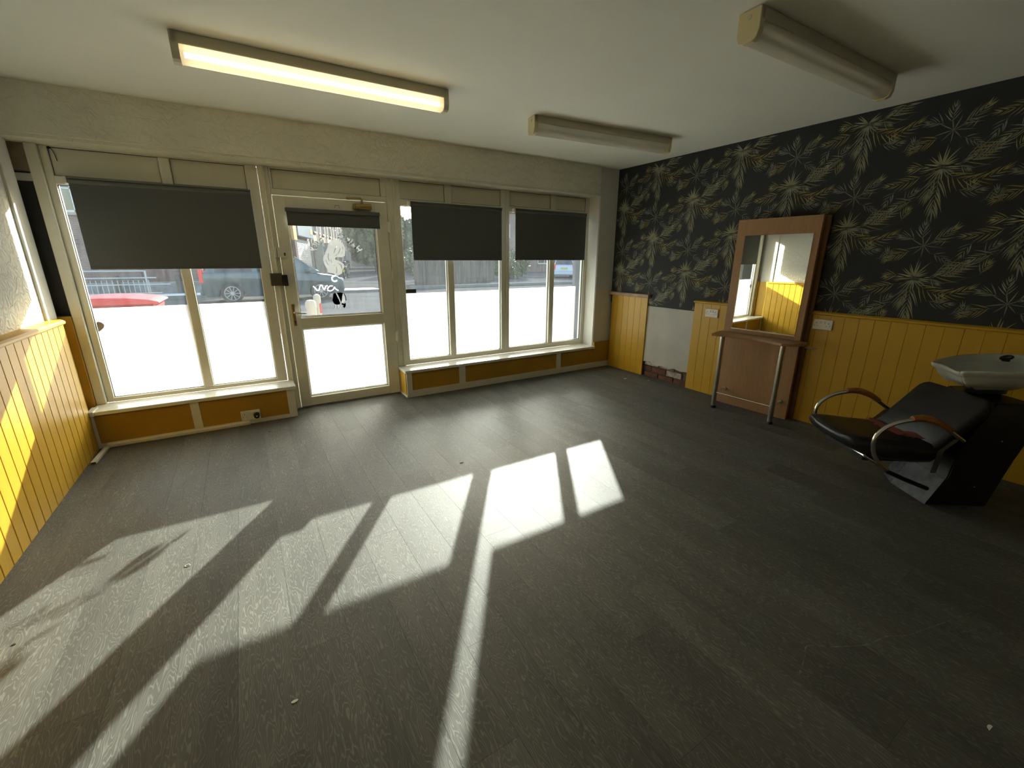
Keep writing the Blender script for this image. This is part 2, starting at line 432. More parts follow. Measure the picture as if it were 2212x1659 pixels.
# ---- low walls under the windows
def low_wall(name, x0, x1, panels, stiles, zb, hasend):
    t = empty(name, (x0, 0, 0), kind='structure')
    obj('core', B(x0 + 0.004, x1, 0.012, 0.34, 0.0, 0.255), M['mustard'], t)
    for (a, b) in panels:
        obj('panel', B(a, b, 0.006, 0.0125, zb, 0.25), M['mustard'], t)
    for (a, b) in stiles:
        obj('stile', B(a, b, 0.0, 0.0125, 0.0, 0.262, 0.001), M['trim'], t)
    return t
lwl = low_wall('trim_1', 0.0, 1.375, [(0.0, 0.60), (0.66, 1.31)], [(0.60, 0.66), (1.31, 1.375)], 0.035, False)
obj('bottom_rail', B(0.0, 1.31, -0.002, 0.0125, 0.0, 0.034, 0.001), M['trim'], lwl)
obj('end_board', B(-0.004, 0.014, -0.012, 0.02, 0.0, 0.262, 0.001), M['trim'], lwl)
obj('window_sill', B(0.0, 1.39, -0.016, 0.23, 0.262, 0.2915, 0.003), M['sill'], lwl, label='white glossy window sill')
obj('sill_end_block', B(-0.012, 0.026, -0.03, 0.12, 0.262, 0.298, 0.002), M['sill'], lwl)
obj('end_face', B(1.372, 1.378, 0.02, 0.23, 0.0, 0.262), M['mustard'], lwl)
lwr = low_wall('trim_2', 2.42, 5.262, [(2.478, 3.015), (3.09, 4.36), (4.43, 5.262)], [(2.42, 2.477), (3.015, 3.09), (4.36, 4.43)], 0.07, True)
obj('bottom_rail', B(2.477, 5.262, -0.002, 0.0125, 0.0, 0.07, 0.001), M['trim'], lwr)
obj('window_sill', B(2.405, 4.985, -0.012, 0.23, 0.262, 0.2915, 0.003), M['sill'], lwr, label='long white glossy window sill')
obj('end_face', B(2.4165, 2.422, 0.03, 0.205, 0.025, 0.262), M['yellow'], lwr, label='bright yellow end panel')
obj('end_trim', B(2.413, 2.424, 0.0, 0.23, 0.0, 0.025), M['trim'], lwr)
obj('pier_base', B(4.985, 5.262, 0.004, 0.03, 0.0, 0.34), M['mustard'], lwr)

# ---- windows
YF = 0.23; YG0 = 0.262; YG1 = 0.268; YO = 0.30
def frame_bar(name, x0, x1, z0, z1, par, y0=YF, bev=0.006, mt='upvc'):
    return obj(name, B(x0, x1, y0, YO, z0, z1, bev, 2), M[mt], par)
def window(name, xl, xr, jl, jr, mull, zb, zt0, zt1, film_top, film_edges, glz=(None,)):
    """xl..xr outer, jl/jr glass limits, mull = (a,b)"""
    w = empty(name, (xl, YF, 0.2915), kind='structure')
    frame_bar('jamb', xl, jl, 0.2915, 2.14, w)
    frame_bar('jamb', jr, xr, 0.2915, 2.14, w)
    frame_bar('mullion', mull[0], mull[1], zb - 0.002, 2.13, w, YF - 0.006, 0.01)
    frame_bar('bottom_rail', jl - 0.005, jr + 0.005, 0.2915, zb, w)
    frame_bar('transom', jl - 0.005, jr + 0.005, zt0, zt1, w)
    frame_bar('top_rail', jl - 0.005, jr + 0.005, 2.132, 2.15, w)
    for (a, b) in ((jl, mull[0]), (mull[1], jr)):
        obj('top_panel', B(a, b, 0.250, 0.275, zt1, 2.135), M['upvc_panel'], w)
        bm = nb()
        for (p, q, r, s) in ((a, b, zt1, zt1 + 0.004), (a, b, 2.128, 2.132), (a, a + 0.003, zt1, 2.13), (b - 0.003, b, zt1, 2.13)):
            box(bm, p, q, 0.247, 0.252, r, s)
        for (p, q, r, s) in ((a, b, zb, zb + 0.004), (a, b, zt0 - 0.004, zt0), (a, a + 0.0035, zb, zt0), (b - 0.0035, b, zb, zt0)):
            box(bm, p, q, 0.252, YG0, r, s)
        obj('gasket', bm, M['gasket'], w)
        obj('glass_pane', B(a, b, YG0, YG1, zb, zt0), M['glass'], w)
    for (a, b) in film_edges:
        obj('frosted_film', sheet(a, b, YG0 - 0.001, zb + 0.004, film_top), M['film'], w, recalc=False, label='white frosted film on lower glass')
    return w
w1 = window('window_1', 0.06, 1.345, 0.105, 1.26, (0.70, 0.77), 0.325, 1.893, 1.95, 1.03, [(0.1085, 0.70), (0.77, 1.26)])
w2 = window('window_2', 2.49, 3.744, 2.547, 3.69, (3.02, 3.095), 0.348, 1.903, 1.965, 1.052, [(2.551, 3.02), (3.095, 3.69)])
w3 = window('window_3', 3.746, 4.995, 3.80, 4.925, (4.38, 4.455), 0.358, 1.91, 1.975, 1.062, [(3.8, 4.38), (4.455, 4.837)])
obj('side_post', B(0.0, 0.06, 0.195, YO, 0.2915, 2.14, 0.004), M['upvc'], w1)
# rounded patch mark on the left pane, small black foil mark on the right pane
bm = nb()
poly = [(0.112, 0.925), (0.125, 0.93), (0.142, 0.922), (0.154, 0.905), (0.150, 0.885), (0.135, 0.868), (0.118, 0.855), (0.110, 0.853)]
prism(bm, poly, 1, 0.2585, 0.2605)
obj('glass_sticker', bm, mat('mauve_sticker', (0.40, 0.33, 0.31), 0.6), w1, label='small rounded mauve sticker on frosted film')
obj('foil_tab', B(2.555, 2.665, 0.2575, 0.2605, 1.052, 1.095), mat('dark_olive_foil', (0.05, 0.045, 0.02), 0.5), w2, label='small dark tab at the film edge')
# loose wire hanging from the left top panel
bm = nb(); tube(bm, spline([(0.105, 0.245, 2.132), (0.12, 0.235, 2.128), (0.133, 0.240, 2.095), (0.139, 0.244, 2.045)], 5), 0.0022, 6)
obj('loose_wire', bm, M['black_plastic'], w1, smooth=True)
bm = nb(); bmesh.ops.create_icosphere(bm, subdivisions=2, radius=0.009, matrix=Matrix.Translation((0.113, 0.238, 2.126)))
obj('wire_knot', bm, M['dark_bit'], w1, smooth=True)

# ---- door
d = empty('door_1', (1.43, YF, 0.0), kind='structure')
obj('frame_post', B(1.352, 1.43, YF - 0.004, YO, 0.0, 2.14, 0.005, 2), M['upvc'], d)
obj('frame_post', B(2.412, 2.486, YF - 0.004, YO, 0.0, 2.14, 0.005, 2), M['upvc'], d)
obj('cover_strip', B(1.386, 1.398, YF - 0.022, YF, 0.0, 2.14, 0.002), M['upvc'], d)
obj('cover_strip', B(2.47, 2.492, YF - 0.02, YF, 0.0, 2.14, 0.002), M['upvc'], d)
obj('frame_head', B(1.43, 2.412, YF - 0.004, YO, 2.128, 2.15, 0.004), M['upvc'], d)
obj('frame_transom', B(1.43, 2.412, YF - 0.004, YO, 1.925, 1.972, 0.005, 2), M['upvc'], d)
obj('frame_side', B(1.43, 1.449, YF, YO, 1.972, 2.128, 0.003), M['upvc'], d)
obj('frame_side', B(2.362, 2.412, YF, YO, 1.972, 2.128, 0.003), M['upvc'], d)
obj('top_panel', B(1.449, 2.362, 0.25, 0.275, 1.972, 2.128), M['upvc_panel'], d)
bm = nb()
for (a, b, r, s) in ((1.449, 2.362, 1.972, 1.976), (1.449, 2.362, 2.124, 2.128), (1.449, 1.452, 1.972, 2.128), (2.359, 2.362, 1.972, 2.128)):
    box(bm, a, b, 0.246, 0.252, r, s)
obj('gasket', bm, M['gasket'], d)
obj('threshold', B(1.43, 2.412, 0.215, 0.33, 0.0, 0.010), M['steel'], d)
lf0 = nb()
LX0, LX1 = 1.434, 2.408
for (a, b, r, s) in ((LX0, 1.527, 0.012, 1.918), (2.293, LX1, 0.012, 1.918), (1.527, 2.293, 0.012, 0.098), (1.527, 2.293, 0.765, 0.868), (1.527, 2.293, 1.80, 1.918)):
    box(lf0, a, b, YF - 0.012, 0.292, r, s, 0.003)
leaf = obj('door_leaf', lf0, M['upvc'], d)
bm = nb()
for (za, zb_) in ((0.098, 0.765), (0.868, 1.80)):
    for (a, b, r, s) in ((1.527, 2.293, za, za + 0.012), (1.527, 2.293, zb_ - 0.012, zb_), (1.527, 1.538, za, zb_), (2.282, 2.293, za, zb_)):
        box(bm, a, b, 0.245, 0.258, r, s, 0.002)
obj('glazing_bead', bm, M['sill'], leaf)
bm = nb()
for (za, zb_) in ((0.110, 0.753), (0.880, 1.79)):
    for (a, b, r, s) in ((1.538, 2.282, za, za + 0.003), (1.538, 2.282, zb_ - 0.003, zb_), (1.538, 1.541, za, zb_), (2.279, 2.282, za, zb_)):
        box(bm, a, b, 0.254, YG0, r, s)
obj('gasket', bm, M['gasket'], leaf)
obj('upper_glass', B(1.530, 2.290, YG0, YG1, 0.870, 1.798), M['glass'], leaf)
obj('lower_glass', B(1.530, 2.290, YG0, YG1, 0.10, 0.763), M['glass'], leaf)
obj('frosted_film', sheet(1.541, 2.279, YG0 - 0.001, 0.113, 0.750), M['film'], leaf, recalc=False, label='white frosted film on the lower door pane')
bm = nb(); box(bm, 1.463, 1.488, 0.208, 0.219, 0.80, 1.0, 0.004, 2)
hp = obj('handle_plate', bm, M['brass'], leaf, label='worn brass handle backplate')
bm = nb(); tube(bm, spline([(1.476, 0.215, 0.925), (1.476, 0.178, 0.926), (1.482, 0.168, 0.925), (1.51, 0.164, 0.921), (1.575, 0.166, 0.916)], 5), 0.0085, 10)
obj('lever_handle', bm, M['chrome'], leaf, smooth=True, label='pale metal lever handle')
bm = nb(); cyl(bm, (1.476, 0.214, 0.842), (1.476, 0.198, 0.842), 0.009); box(bm, 1.470, 1.482, 0.197, 0.21, 0.818, 0.845, 0.003)
obj('key_cylinder', bm, M['bronze'], leaf)
for zc in (1.70, 1.24, 0.62):
    bm = nb(); box(bm, 2.400, 2.430, 0.200, 0.222, zc - 0.045, zc + 0.045, 0.004, 2); cyl(bm, (2.414, 0.198, zc - 0.055), (2.414, 0.198, zc + 0.055), 0.009, n=12)
    obj('hinge', bm, M['upvc'], d)
# rim lock: brown box on the frame with its black keep
bm = nb(); box(bm, 1.327, 1.418, 0.168, 0.228, 1.168, 1.275, 0.005, 2)
lk = obj('rim_lock', bm, M['bronze'], d, label='brown metal rim lock box')
obj('lock_keep', B(1.421, 1.462, 0.165, 0.219, 1.165, 1.262, 0.006, 2), M['black_plastic'], d, label='black lock keep')
obj('latch_box', B(1.410, 1.482, 0.176, 0.219, 1.41, 1.495, 0.004, 2), M['plastic'], d, label='cream alarm contact box')
obj('latch_box', B(1.385, 1.406, 0.18, 0.228, 1.412, 1.497, 0.004, 2), M['plastic'], d, label='narrow cream contact on the frame')
bm = nb(); cyl(bm, (1.465, 0.178, 1.44), (1.465, 0.172, 1.44), 0.008); box(bm, 1.459, 1.470, 0.171, 0.178, 1.422, 1.44, 0.001)
obj('latch_keyhole', bm, M['bronze'], d)
# door closer
dc = empty('door_closer', (2.165, 0.2, 1.86))
dc.parent = d; dc.location = Vector((2.165, 0.2, 1.86)) - Vector((1.43, YF, 0.0))
tag(dc, 'brass overhead door closer')
bm = nb(); box(bm, 2.085, 2.250, 0.155, 0.217, 1.842, 1.888, 0.014, 4)
obj('closer_body', bm, M['brass'], dc, smooth=True)
bm = nb(); cyl(bm, (2.168, 0.188, 1.888), (2.168, 0.188, 1.925), 0.010); tube(bm, [(2.168, 0.188, 1.927), (2.16, 0.185, 1.937), (2.09, 0.19, 1.935), (2.055, 0.215, 1.932)], 0.006, 8); box(bm, 2.035, 2.065, 0.205, 0.226, 1.922, 1.942, 0.003)
obj('closer_arm', bm, M['brass'], dc)
bm = nb()
for a in ((2.099, 1.858), (2.099, 1.874)): cyl(bm, (a[0], 0.158, a[1]), (a[0], 0.1525, a[1]), 0.005, n=8)
obj('closer_screw', bm, M['bronze'], dc)

# pencil-like hook mark above the blind
bm = nb(); tube(bm, [(1.93, 0.217, 1.845), (1.935, 0.214, 1.868), (1.965, 0.214, 1.866), (1.968, 0.217, 1.842)], 0.0018, 6)
obj('wire_hook', bm, M['bronze'], leaf)

# ---- blinds
def blind(label, x0, x1, zt, zb, ztop, case='roll'):
    t = empty('roller_blind', ((x0 + x1) / 2, 0.19, zt), label=label, cat='roller blind', group='anthracite roller blinds on the shopfront')
    y = 0.188
    if case == 'roll':
        bm = nb(); cyl(bm, (x0, 0.198, ztop - 0.022), (x1, 0.198, ztop - 0.022), 0.020, n=20)
        obj('roller', bm, M['blind_case'], t, smooth=False)
        bm = nb()
        prism(bm, [(0.178, ztop), (0.229, ztop), (0.229, ztop - 0.045), (0.198, ztop - 0.045), (0.180, ztop - 0.02)], 0, x0 - 0.004, x1 + 0.004)
        for v in bm.verts: v.co.y = v.co.y
        obj('head_rail', B(x0 - 0.002, x1 + 0.002, 0.176, 0.228, ztop - 0.006, ztop + 0.004, 0.001), M['blind_roll'], t)
        bm.free()
        obj('bracket', B(x0 - 0.024, x0 - 0.004, 0.175, 0.229, ztop - 0.04, ztop + 0.006, 0.004), M['plastic'], t, label='white plastic end bracket')
        obj('bracket', B(x1 + 0.003, x1 + 0.012, 0.175, 0.229, ztop - 0.04, ztop + 0.006, 0.003), M['plastic'], t, label='white plastic end bracket')
    else:
        obj('cassette', B(x0 - 0.008, x1 + 0.004, 0.165, 0.216, zt - 0.01, ztop + 0.004, 0.006, 2), M['blind_case'], t)
    # fabric sheet with slight waves
    obj('fabric', B(x0, x1, y - 0.001, y + 0.002, zb, zt + 0.006), M['blind'], t)
    obj('bottom_bar', B(x0, x1, y - 0.004, y + 0.004, zb - 0.004, zb + 0.014, 0.002), M['blind'], t)
    return t
blind('widest dark roller blind, over the left window with its red bin view', 0.178, 1.274, 1.925, 1.322, 1.938)
blind('short dark roller blind in a cassette on the glazed door', 1.522, 2.318, 1.80, 1.68, 1.818, 'cassette')
blind('dark roller blind on the window just right of the door', 2.635, 3.672, 1.925, 1.39, 1.94)
blind('dark roller blind on the window nearest the leafy wallpaper', 3.855, 4.90, 1.93, 1.394, 1.945)

# ---- door glass decals (read from outside, so mirrored in here)
def flat_mesh(name, polys, y0, y1, mt, parent, label=None):
    cu = bpy.data.curves.new(name, 'CURVE'); cu.dimensions = '2D'; cu.fill_mode = 'BOTH'
    for pl in polys:
        sp = cu.splines.new('POLY'); sp.points.add(len(pl) - 1)
        for k, (a, b) in enumerate(pl): sp.points[k].co = (a, b, 0, 1)
        sp.use_cyclic_u = True
    o = bpy.data.objects.new(name, cu); COL.objects.link(o)
    dg = bpy.context.evaluated_depsgraph_get(); me = bpy.data.meshes.new_from_object(o.evaluated_get(dg))
    bm = nb(); bm.from_mesh(me)
    bpy.data.objects.remove(o)
    for v in bm.verts: v.co = Vector((v.co.x, y0, v.co.y))
    bmesh.ops.solidify(bm, geom=bm.faces[:], thickness=(y1 - y0))
    return obj(name, bm, mt, parent, label)
hair = [(1.913, 1.576), (1.935, 1.572), (1.953, 1.559), (1.97, 1.545), (1.983, 1.524), (1.99, 1.50), (1.99, 1.475), (1.982, 1.426), (1.953, 1.414), (1.902, 1.417), (1.888, 1.395), (1.928, 1.377), (1.952, 1.364), (1.965, 1.349), (1.97, 1.33), (1.964, 1.315), (1.941, 1.291), (1.941, 1.266), (1.902, 1.245), (1.856, 1.267), (1.813, 1.274), (1.811, 1.31), (1.797, 1.335), (1.79, 1.365), (1.786, 1.39), (1.79, 1.413), (1.811, 1.449), (1.822, 1.475), (1.834, 1.497), (1.842, 1.525), (1.854, 1.545), (1.88, 1.568)]
slits = [[(1.922, 1.52), (1.898, 1.486), (1.885, 1.45), (1.889, 1.449), (1.905, 1.483), (1.927, 1.517)], [(1.947, 1.499), (1.928, 1.456), (1.894, 1.426), (1.898, 1.423), (1.933, 1.452), (1.952, 1.496)], [(1.836, 1.449), (1.828, 1.413), (1.836, 1.377), (1.841, 1.378), (1.834, 1.414), (1.841, 1.448)], [(1.85, 1.395), (1.855, 1.365), (1.882, 1.334), (1.885, 1.338), (1.86, 1.368), (1.854, 1.395)], [(1.908, 1.359), (1.937, 1.34), (1.942, 1.303), (1.946, 1.304), (1.943, 1.345), (1.912, 1.363)], [(1.966, 1.511), (1.967, 1.475), (1.953, 1.444), (1.958, 1.443), (1.973, 1.475), (1.971, 1.511)], [(1.893, 1.328), (1.896, 1.297), (1.889, 1.266), (1.894, 1.266), (1.901, 1.297), (1.898, 1.328)], [(1.808, 1.389), (1.813, 1.359), (1.829, 1.341), (1.831, 1.344), (1.818, 1.362), (1.812, 1.389)]]
YD0, YD1 = 0.2600, 0.2612
flat_mesh('hair_decal', [hair] + slits, YD0, YD1, M['decal'], leaf, 'frosted flowing hair silhouette decal')
def glyph(ch, x, z, size, rot, bold=0.006):
    cu = bpy.data.curves.new('letter', 'FONT'); cu.body = ch; cu.size = size; cu.align_x = 'CENTER'; cu.align_y = 'CENTER'; cu.offset = bold * 0.5
    o = bpy.data.objects.new('letter', cu); COL.objects.link(o)
    dg = bpy.context.evaluated_depsgraph_get(); me = bpy.data.meshes.new_from_object(o.evaluated_get(dg))
    bm = nb(); bm.from_mesh(me); bpy.data.objects.remove(o)
    ca, sa = math.cos(rot), math.sin(rot)
    for v in bm.verts:
        a, b = v.co.x * ca - v.co.y * sa, v.co.x * sa + v.co.y * ca
        v.co = Vector((x - a, YD0, z + b))
    bmesh.ops.solidify(bm, geom=bm.faces[:], thickness=(YD1 - YD0))
    return bm
# arc centre about (1.915,1.40); letters lean outwards
for ch, x_, z_, rt in (('H', 2.112, 1.490, 55), ('a', 2.078, 1.530, 45), ('i', 2.053, 1.556, 36), ('r', 2.028, 1.574, 28), ('&', 1.967, 1.606, 12),
                       ('a', 1.785, 1.570, -32), ('u', 1.755, 1.545, -42), ('t', 1.728, 1.520, -50), ('y', 1.700, 1.485, -60)):
    obj('letter', glyph(ch, x_, z_, 0.078, math.radians(rt)), M['decal'], leaf)
# torn script "on" and curl
script = [(1.672, 1.152), (1.684, 1.138), (1.70, 1.115), (1.716, 1.112), (1.726, 1.135), (1.738, 1.158), (1.752, 1.150), (1.760, 1.122), (1.770, 1.122), (1.782, 1.148), (1.800, 1.152)]
bm = nb(); tube(bm, spline([(a, 0.2606, b) for a, b in script], 4), 0.0065, 6, flat=(1, 1))
for v in bm.verts: v.co.y = 0.2606 + (v.co.y - 0.2606) * 0.09
obj('script_stroke', bm, M['decal'], leaf)
bm = nb(); tube(bm, spline([(1.845, 0.2606, 1.148), (1.822, 0.2606, 1.150), (1.800, 0.2606, 1.132), (1.796, 0.2606, 1.112), (1.818, 0.2606, 1.104), (1.845, 0.2606, 1.116), (1.858, 0.2606, 1.138), (1.868, 0.2606, 1.12), (1.892, 0.2606, 1.104)], 4), 0.0060, 6)
for v in bm.verts: v.co.y = 0.2606 + (v.co.y - 0.2606) * 0.09
obj('script_stroke', bm, M['decal'], leaf)
bm = nb(); tube(bm, spline([(1.885, 0.2606, 1.245), (1.862, 0.2606, 1.240), (1.846, 0.2606, 1.225), (1.848, 0.2606, 1.202), (1.868, 0.2606, 1.192), (1.890, 0.2606, 1.200)], 4), 0.0085, 6)
for v in bm.verts: v.co.y = 0.2606 + (v.co.y - 0.2606) * 0.07
obj('script_stroke', bm, M['decal'], leaf)
M['vinyl_black'] = mat('black_vinyl_sticker', (0.004, 0.004, 0.004), 0.5)
flat_mesh('torn_sticker', [[(1.839, 1.074), (1.861, 1.086), (1.872, 1.06), (1.886, 1.02), (1.893, 0.992), (1.893, 0.976), (1.868, 0.972), (1.844, 0.978), (1.832, 0.995), (1.827, 1.017), (1.834, 1.04)],
                           [(1.874, 1.084), (1.904, 1.087), (1.93, 1.08), (1.920, 1.05), (1.912, 1.01), (1.905, 0.992), (1.900, 1.01), (1.888, 1.05)],
                           [(1.934, 1.078), (1.946, 1.07), (1.954, 1.045), (1.956, 1.01), (1.948, 1.005), (1.948, 1.04), (1.942, 1.06)],
                           [(1.93, 0.978), (1.946, 0.985), (1.945, 0.96), (1.936, 0.945), (1.926, 0.935), (1.918, 0.95), (1.922, 0.965), (1.905, 0.972), (1.91, 0.985)]],
          YD0, YD1, M['vinyl_black'], leaf, 'torn black vinyl sticker low on the door glass')
flat_mesh('torn_sticker', [[(1.905, 0.98), (1.913, 1.02), (1.925, 1.07), (1.934, 1.07), (1.941, 1.04), (1.941, 1.005), (1.928, 0.99)], [(1.862, 1.082), (1.871, 1.082), (1.896, 1.0), (1.892, 0.995)]],
          YD0, YD1, M['decal'], leaf, 'pale remains of the torn sticker')
for k in range(9):   # dangling torn strips
    a = 1.84 + 0.012 * k + rnd.uniform(-.004, .004); z0 = 0.975 + rnd.uniform(-.005, .005)
    bm = nb(); tube(bm, [(a, 0.2603, z0), (a + rnd.uniform(-.008, .008), 0.2603, z0 - 0.02), (a + rnd.uniform(-.012, .012), 0.2603, z0 - rnd.uniform(.03, .05))], 0.0009, 5)
    obj('torn_strip', bm, M['decal'] if k % 2 else M['vinyl_black'], leaf)

# ---- dado boards
BW = 0.1
bmb = nb(); poly = [(0, 0), (0, 0.0155), (0.0025, 0.018), (BW - 0.003, 0.018), (BW - 0.0004, 0.0155), (BW - 0.0004, 0)]
# left boards: along -y, facing +x
def board_mesh(h, face):
    bm = nb()
    for_p = [((face * q), -p) for (p, q) in poly]
    prism(bm, for_p, 2, 0.0, h)
    return bm
polyR = poly; poly = [(0, 0), (0, 0.012), (0.0045, 0.018), (BW - 0.0055, 0.018), (BW - 0.001, 0.012), (BW - 0.001, 0)]
bl0 = obj('board', board_mesh(0.955, 1), M['yellow'], wl_)
y = -0.022; k = 0
while y > -6.2:
    o = bl0 if k == 0 else dup(bl0, (0, 0, 0))
    o.location = (-0.018, y, 0.0); y -= BW; k += 1
bm = nb(); prism(bm, [(-0.068, 0.955), (0.012, 0.955), (0.018, 0.962), (0.018, 0.974), (0.006, 0.984), (-0.068, 0.988)], 1, -0.02, YB)
obj('dado_rail', bm, M['yellow'], wl_)
# curved board turning into the recess
bm = nb(); pp = []
for k in range(9):
    a = -k / 8 * PI / 2
    pp.append((-0.058 + 0.058 * math.cos(a), -0.022 - 0.058 * math.sin(a) * 1.0))
pin = [(p[0] - 0.012, p[1] - 0.012) for p in pp][::-1]
prism(bm, pp + pin, 2, 0.0, 0.985)
o = obj('curved_board', bm, M['yellow'], wl_); smooth_by_angle(o)

# right wall
wr = obj('wall_right', B(W + 0.035, W + 0.3, YB - 0.2, 0.3, -0.1, H), M['mortar']); tag(wr, kind='structure')
obj('wallpaper', B(W - 0.003, W + 0.04, YB, 0.034, 0.862, H), mat('black_wallpaper', (0.022, 0.0235, 0.026), 0.75, vary=0.15, vscale=6), wr)
# bare plaster with a ragged lower edge
bm = nb(); pts = [(-0.55, 0.863), (-1.30, 0.863)]
for k in range(16):
    t = k / 15; yy = -1.30 + 0.75 * t
    pts.append((yy, 0.165 + 0.008 * math.sin(k * 1.7) + rnd.uniform(-.006, .006) + (0.02 if k > 11 else 0)))
prism(bm, pts, 0, W, W + 0.04)
obj('plaster_patch', bm, M['plaster'], wr, label='bare off-white plaster patch')
obj('solid_backing', B(W + 0.015, W + 0.04, YB, -1.30, 0.0, 0.87), M['mortar'], wr)
obj('solid_backing', B(W + 0.015, W + 0.04, -0.55, 0.034, 0.0, 0.87), M['mortar'], wr)
brk0 = obj('brick', B(0, 0.02, -0.105, 0.105, 0, 0.064, 0.004), M['brick_in'], wr)
kk = 0
for row in range(3):
    yb = -1.27 + (0.11 if row % 2 else 0.0)
    while yb < -0.5:
        o = brk0 if kk == 0 else dup(brk0, (0, 0, 0))
        o.location = (W + 0.016 + rnd.uniform(-.004, .006), yb + 0.105, -0.012 + row * 0.075)
        if (row, round((yb + 1.27) / 0.22)) in ((1, 0), (1, 1), (2, 2), (2, 1)):
            o.data = o.data.copy(); o.data.materials[0] = M['brick_white']
        yb += 0.222; kk += 1
# boards right
poly = polyR
br0 = obj('board', board_mesh(0.955, -1), M['yellow'], wr)
kk = 0
y = -1.25
while y > -6.2:
    o = br0 if kk == 0 else dup(br0, (0, 0, 0))
    o.location = (W, y, 0.0); y -= BW; kk += 1
y = 0.0
for k in range(6):
    o = dup(br0, (W, y, 0.0)); o.location = (W, y, 0.0); y -= BW
bm = nb(); prism(bm, [(W, 0.955), (W - 0.024, 0.955), (W - 0.034, 0.962), (W - 0.034, 0.973), (W - 0.020, 0.982), (W, 0.985)], 1, -1.245, YB)
obj('dado_rail', bm, M['yellow'], wr)
bm = nb(); prism(bm, [(W, 0.957), (W - 0.042, 0.957), (W - 0.046, 0.963), (W - 0.046, 0.995), (W, 1.0)], 1, 0.03, -0.625)
obj('raw_cap', bm, M['raw_wood'], wr, label='unpainted pinkish wood cap over the first boards')

# ---- palm print
cols = [(0.32, 0.325, 0.225), (0.24, 0.255, 0.19), (0.33, 0.30, 0.13), (0.19, 0.20, 0.18), (0.34, 0.275, 0.08)]
pm = bpy.data.materials.new('palm_print'); pm.use_nodes = True
pns = pm.node_tree.nodes; pp_ = pns['Principled BSDF']; pp_.inputs['Roughness'].default_value = 0.7
ca = pns.new('ShaderNodeVertexColor'); ca.layer_name = 'Col'; pm.node_tree.links.new(ca.outputs[0], pp_.inputs['Base Color'])
blades = []
def blade(a, b, ang, L, wdt, bend=0.0, c=0):
    dx, dz = math.cos(ang), math.sin(ang); nx, nz = -dz, dx
    cc = cols[c]; k_ = rnd.uniform(0.7, 1.2); cc = tuple(q * k_ for q in cc)
    P = []
    for t, w_ in ((0, 0.15), (0.3, 1.0), (0.62, 0.75), (1.0, 0.0)):
        bx_ = bend * L * t * t
        P.append(((a + dx * L * t + nx * bx_), (b + dz * L * t + nz * bx_), w_ * wdt / 2, nx, nz))
    blades.append((P, cc))
def frond(a, b, ang, L, n, bl, spread, curve, c, w=0.008):
    x_, z_ = a, b; an = ang
    for i in range(n):
        t = i / (n - 1)
        x_ += math.cos(an) * L / n; z_ += math.sin(an) * L / n; an += curve / n
        l_ = bl * (0.65 + 0.7 * math.sin(PI * min(1, 0.15 + t * 0.75))) * (1 - 0.35 * t)
        for s in (-1, 1):
            blade(x_, z_, an + s * spread * (1 - 0.45 * t) + rnd.uniform(-.06, .06), l_ * rnd.uniform(.85, 1.1), w, -s * 0.14, c if rnd.random() < .75 else rnd.randrange(5))
    blade(x_, z_, an, bl * 0.7, w, 0, c)
for k in range(15):
    an = R(-15 + 210 * k / 14)
    blade(0, 0, an, 0.115 * rnd.uniform(.7, 1.25), 0.0090, rnd.uniform(-.12, .12), (0, 0, 2)[k % 3])
for (an, l_) in ((0, .10), (178, .105), (-20, .09), (202, .10), (-35, .085), (218, .095)):
    blade(0, -0.004, R(an), l_, 0.0085, 0.1 if an < 90 and an > -90 else -0.1, 0)
def fan(a, b, ang, L, n, bl, spread, curve, c, w=0.0062, taper=0.45, jit=0.10):
    x_, z_ = a, b; an = R(ang); cv = R(curve)
    for i in range(n):
        t = i / max(1, n - 1)
        x_ += math.cos(an) * L / n; z_ += math.sin(an) * L / n; an += cv / n
        l_ = bl * (1.0 - taper * t) * rnd.uniform(.8, 1.15)
        for s_ in (-1, 1):
            blade(x_, z_, an + s_ * R(spread) * (1 - 0.35 * t) + rnd.uniform(-jit, jit), l_, w * rnd.uniform(.8, 1.2), -s_ * 0.12, c if rnd.random() < .7 else rnd.randrange(5))
    blade(x_, z_, an, bl * 0.6, w, 0, c)
    blade(a, b, R(ang) + cv * 0.35, L * 0.95, 0.0026, cv * 0.35, 3)
fan(0.0, -0.03, -92, 0.24, 8, 0.165, 34, 8, 0, 0.0082)
fan(-0.01, -0.05, -110, 0.12, 4, 0.13, 28, 8, 1, 0.007)
fan(0.02, -0.03, -48, 0.31, 10, 0.120, 38, 88, 4, 0.0064)
fan(0.085, 0.005, 22, 0.18, 8, 0.135, 44, 4, 0, 0.0070)
fan(0.085, 0.0, -38, 0.05, 3, 0.08, 30, 0, 1, 0.0062)
fan(-0.085, 0.01, 172, 0.07, 4, 0.075, 42, 30, 2)
fan(-0.08, -0.045, 204, 0.19, 7, 0.095, 40, -22, 2)
fan(-0.22, -0.12, 235, 0.10, 4, 0.07, 40, 20, 1)
for k in range(11):
    an = R(195 + 150 * k / 10)
    blade(0, -0.01, an, 0.12 * rnd.uniform(.7, 1.15), 0.0080, rnd.uniform(-.1, .1), (0, 1)[k % 2])
fan(0.10, -0.16, -20, 0.12, 5, 0.085, 40, 30, 1, 0.006)
fan(-0.10, -0.20, 190, 0.12, 5, 0.085, 38, 25, 0, 0.0062)
fan(0.33, 0.02, 80, 0.08, 4, 0.075, 40, -20, 2, 0.006)
fan(-0.14, 0.10, 130, 0.09, 5, 0.08, 40, -25, 1, 0.0062)
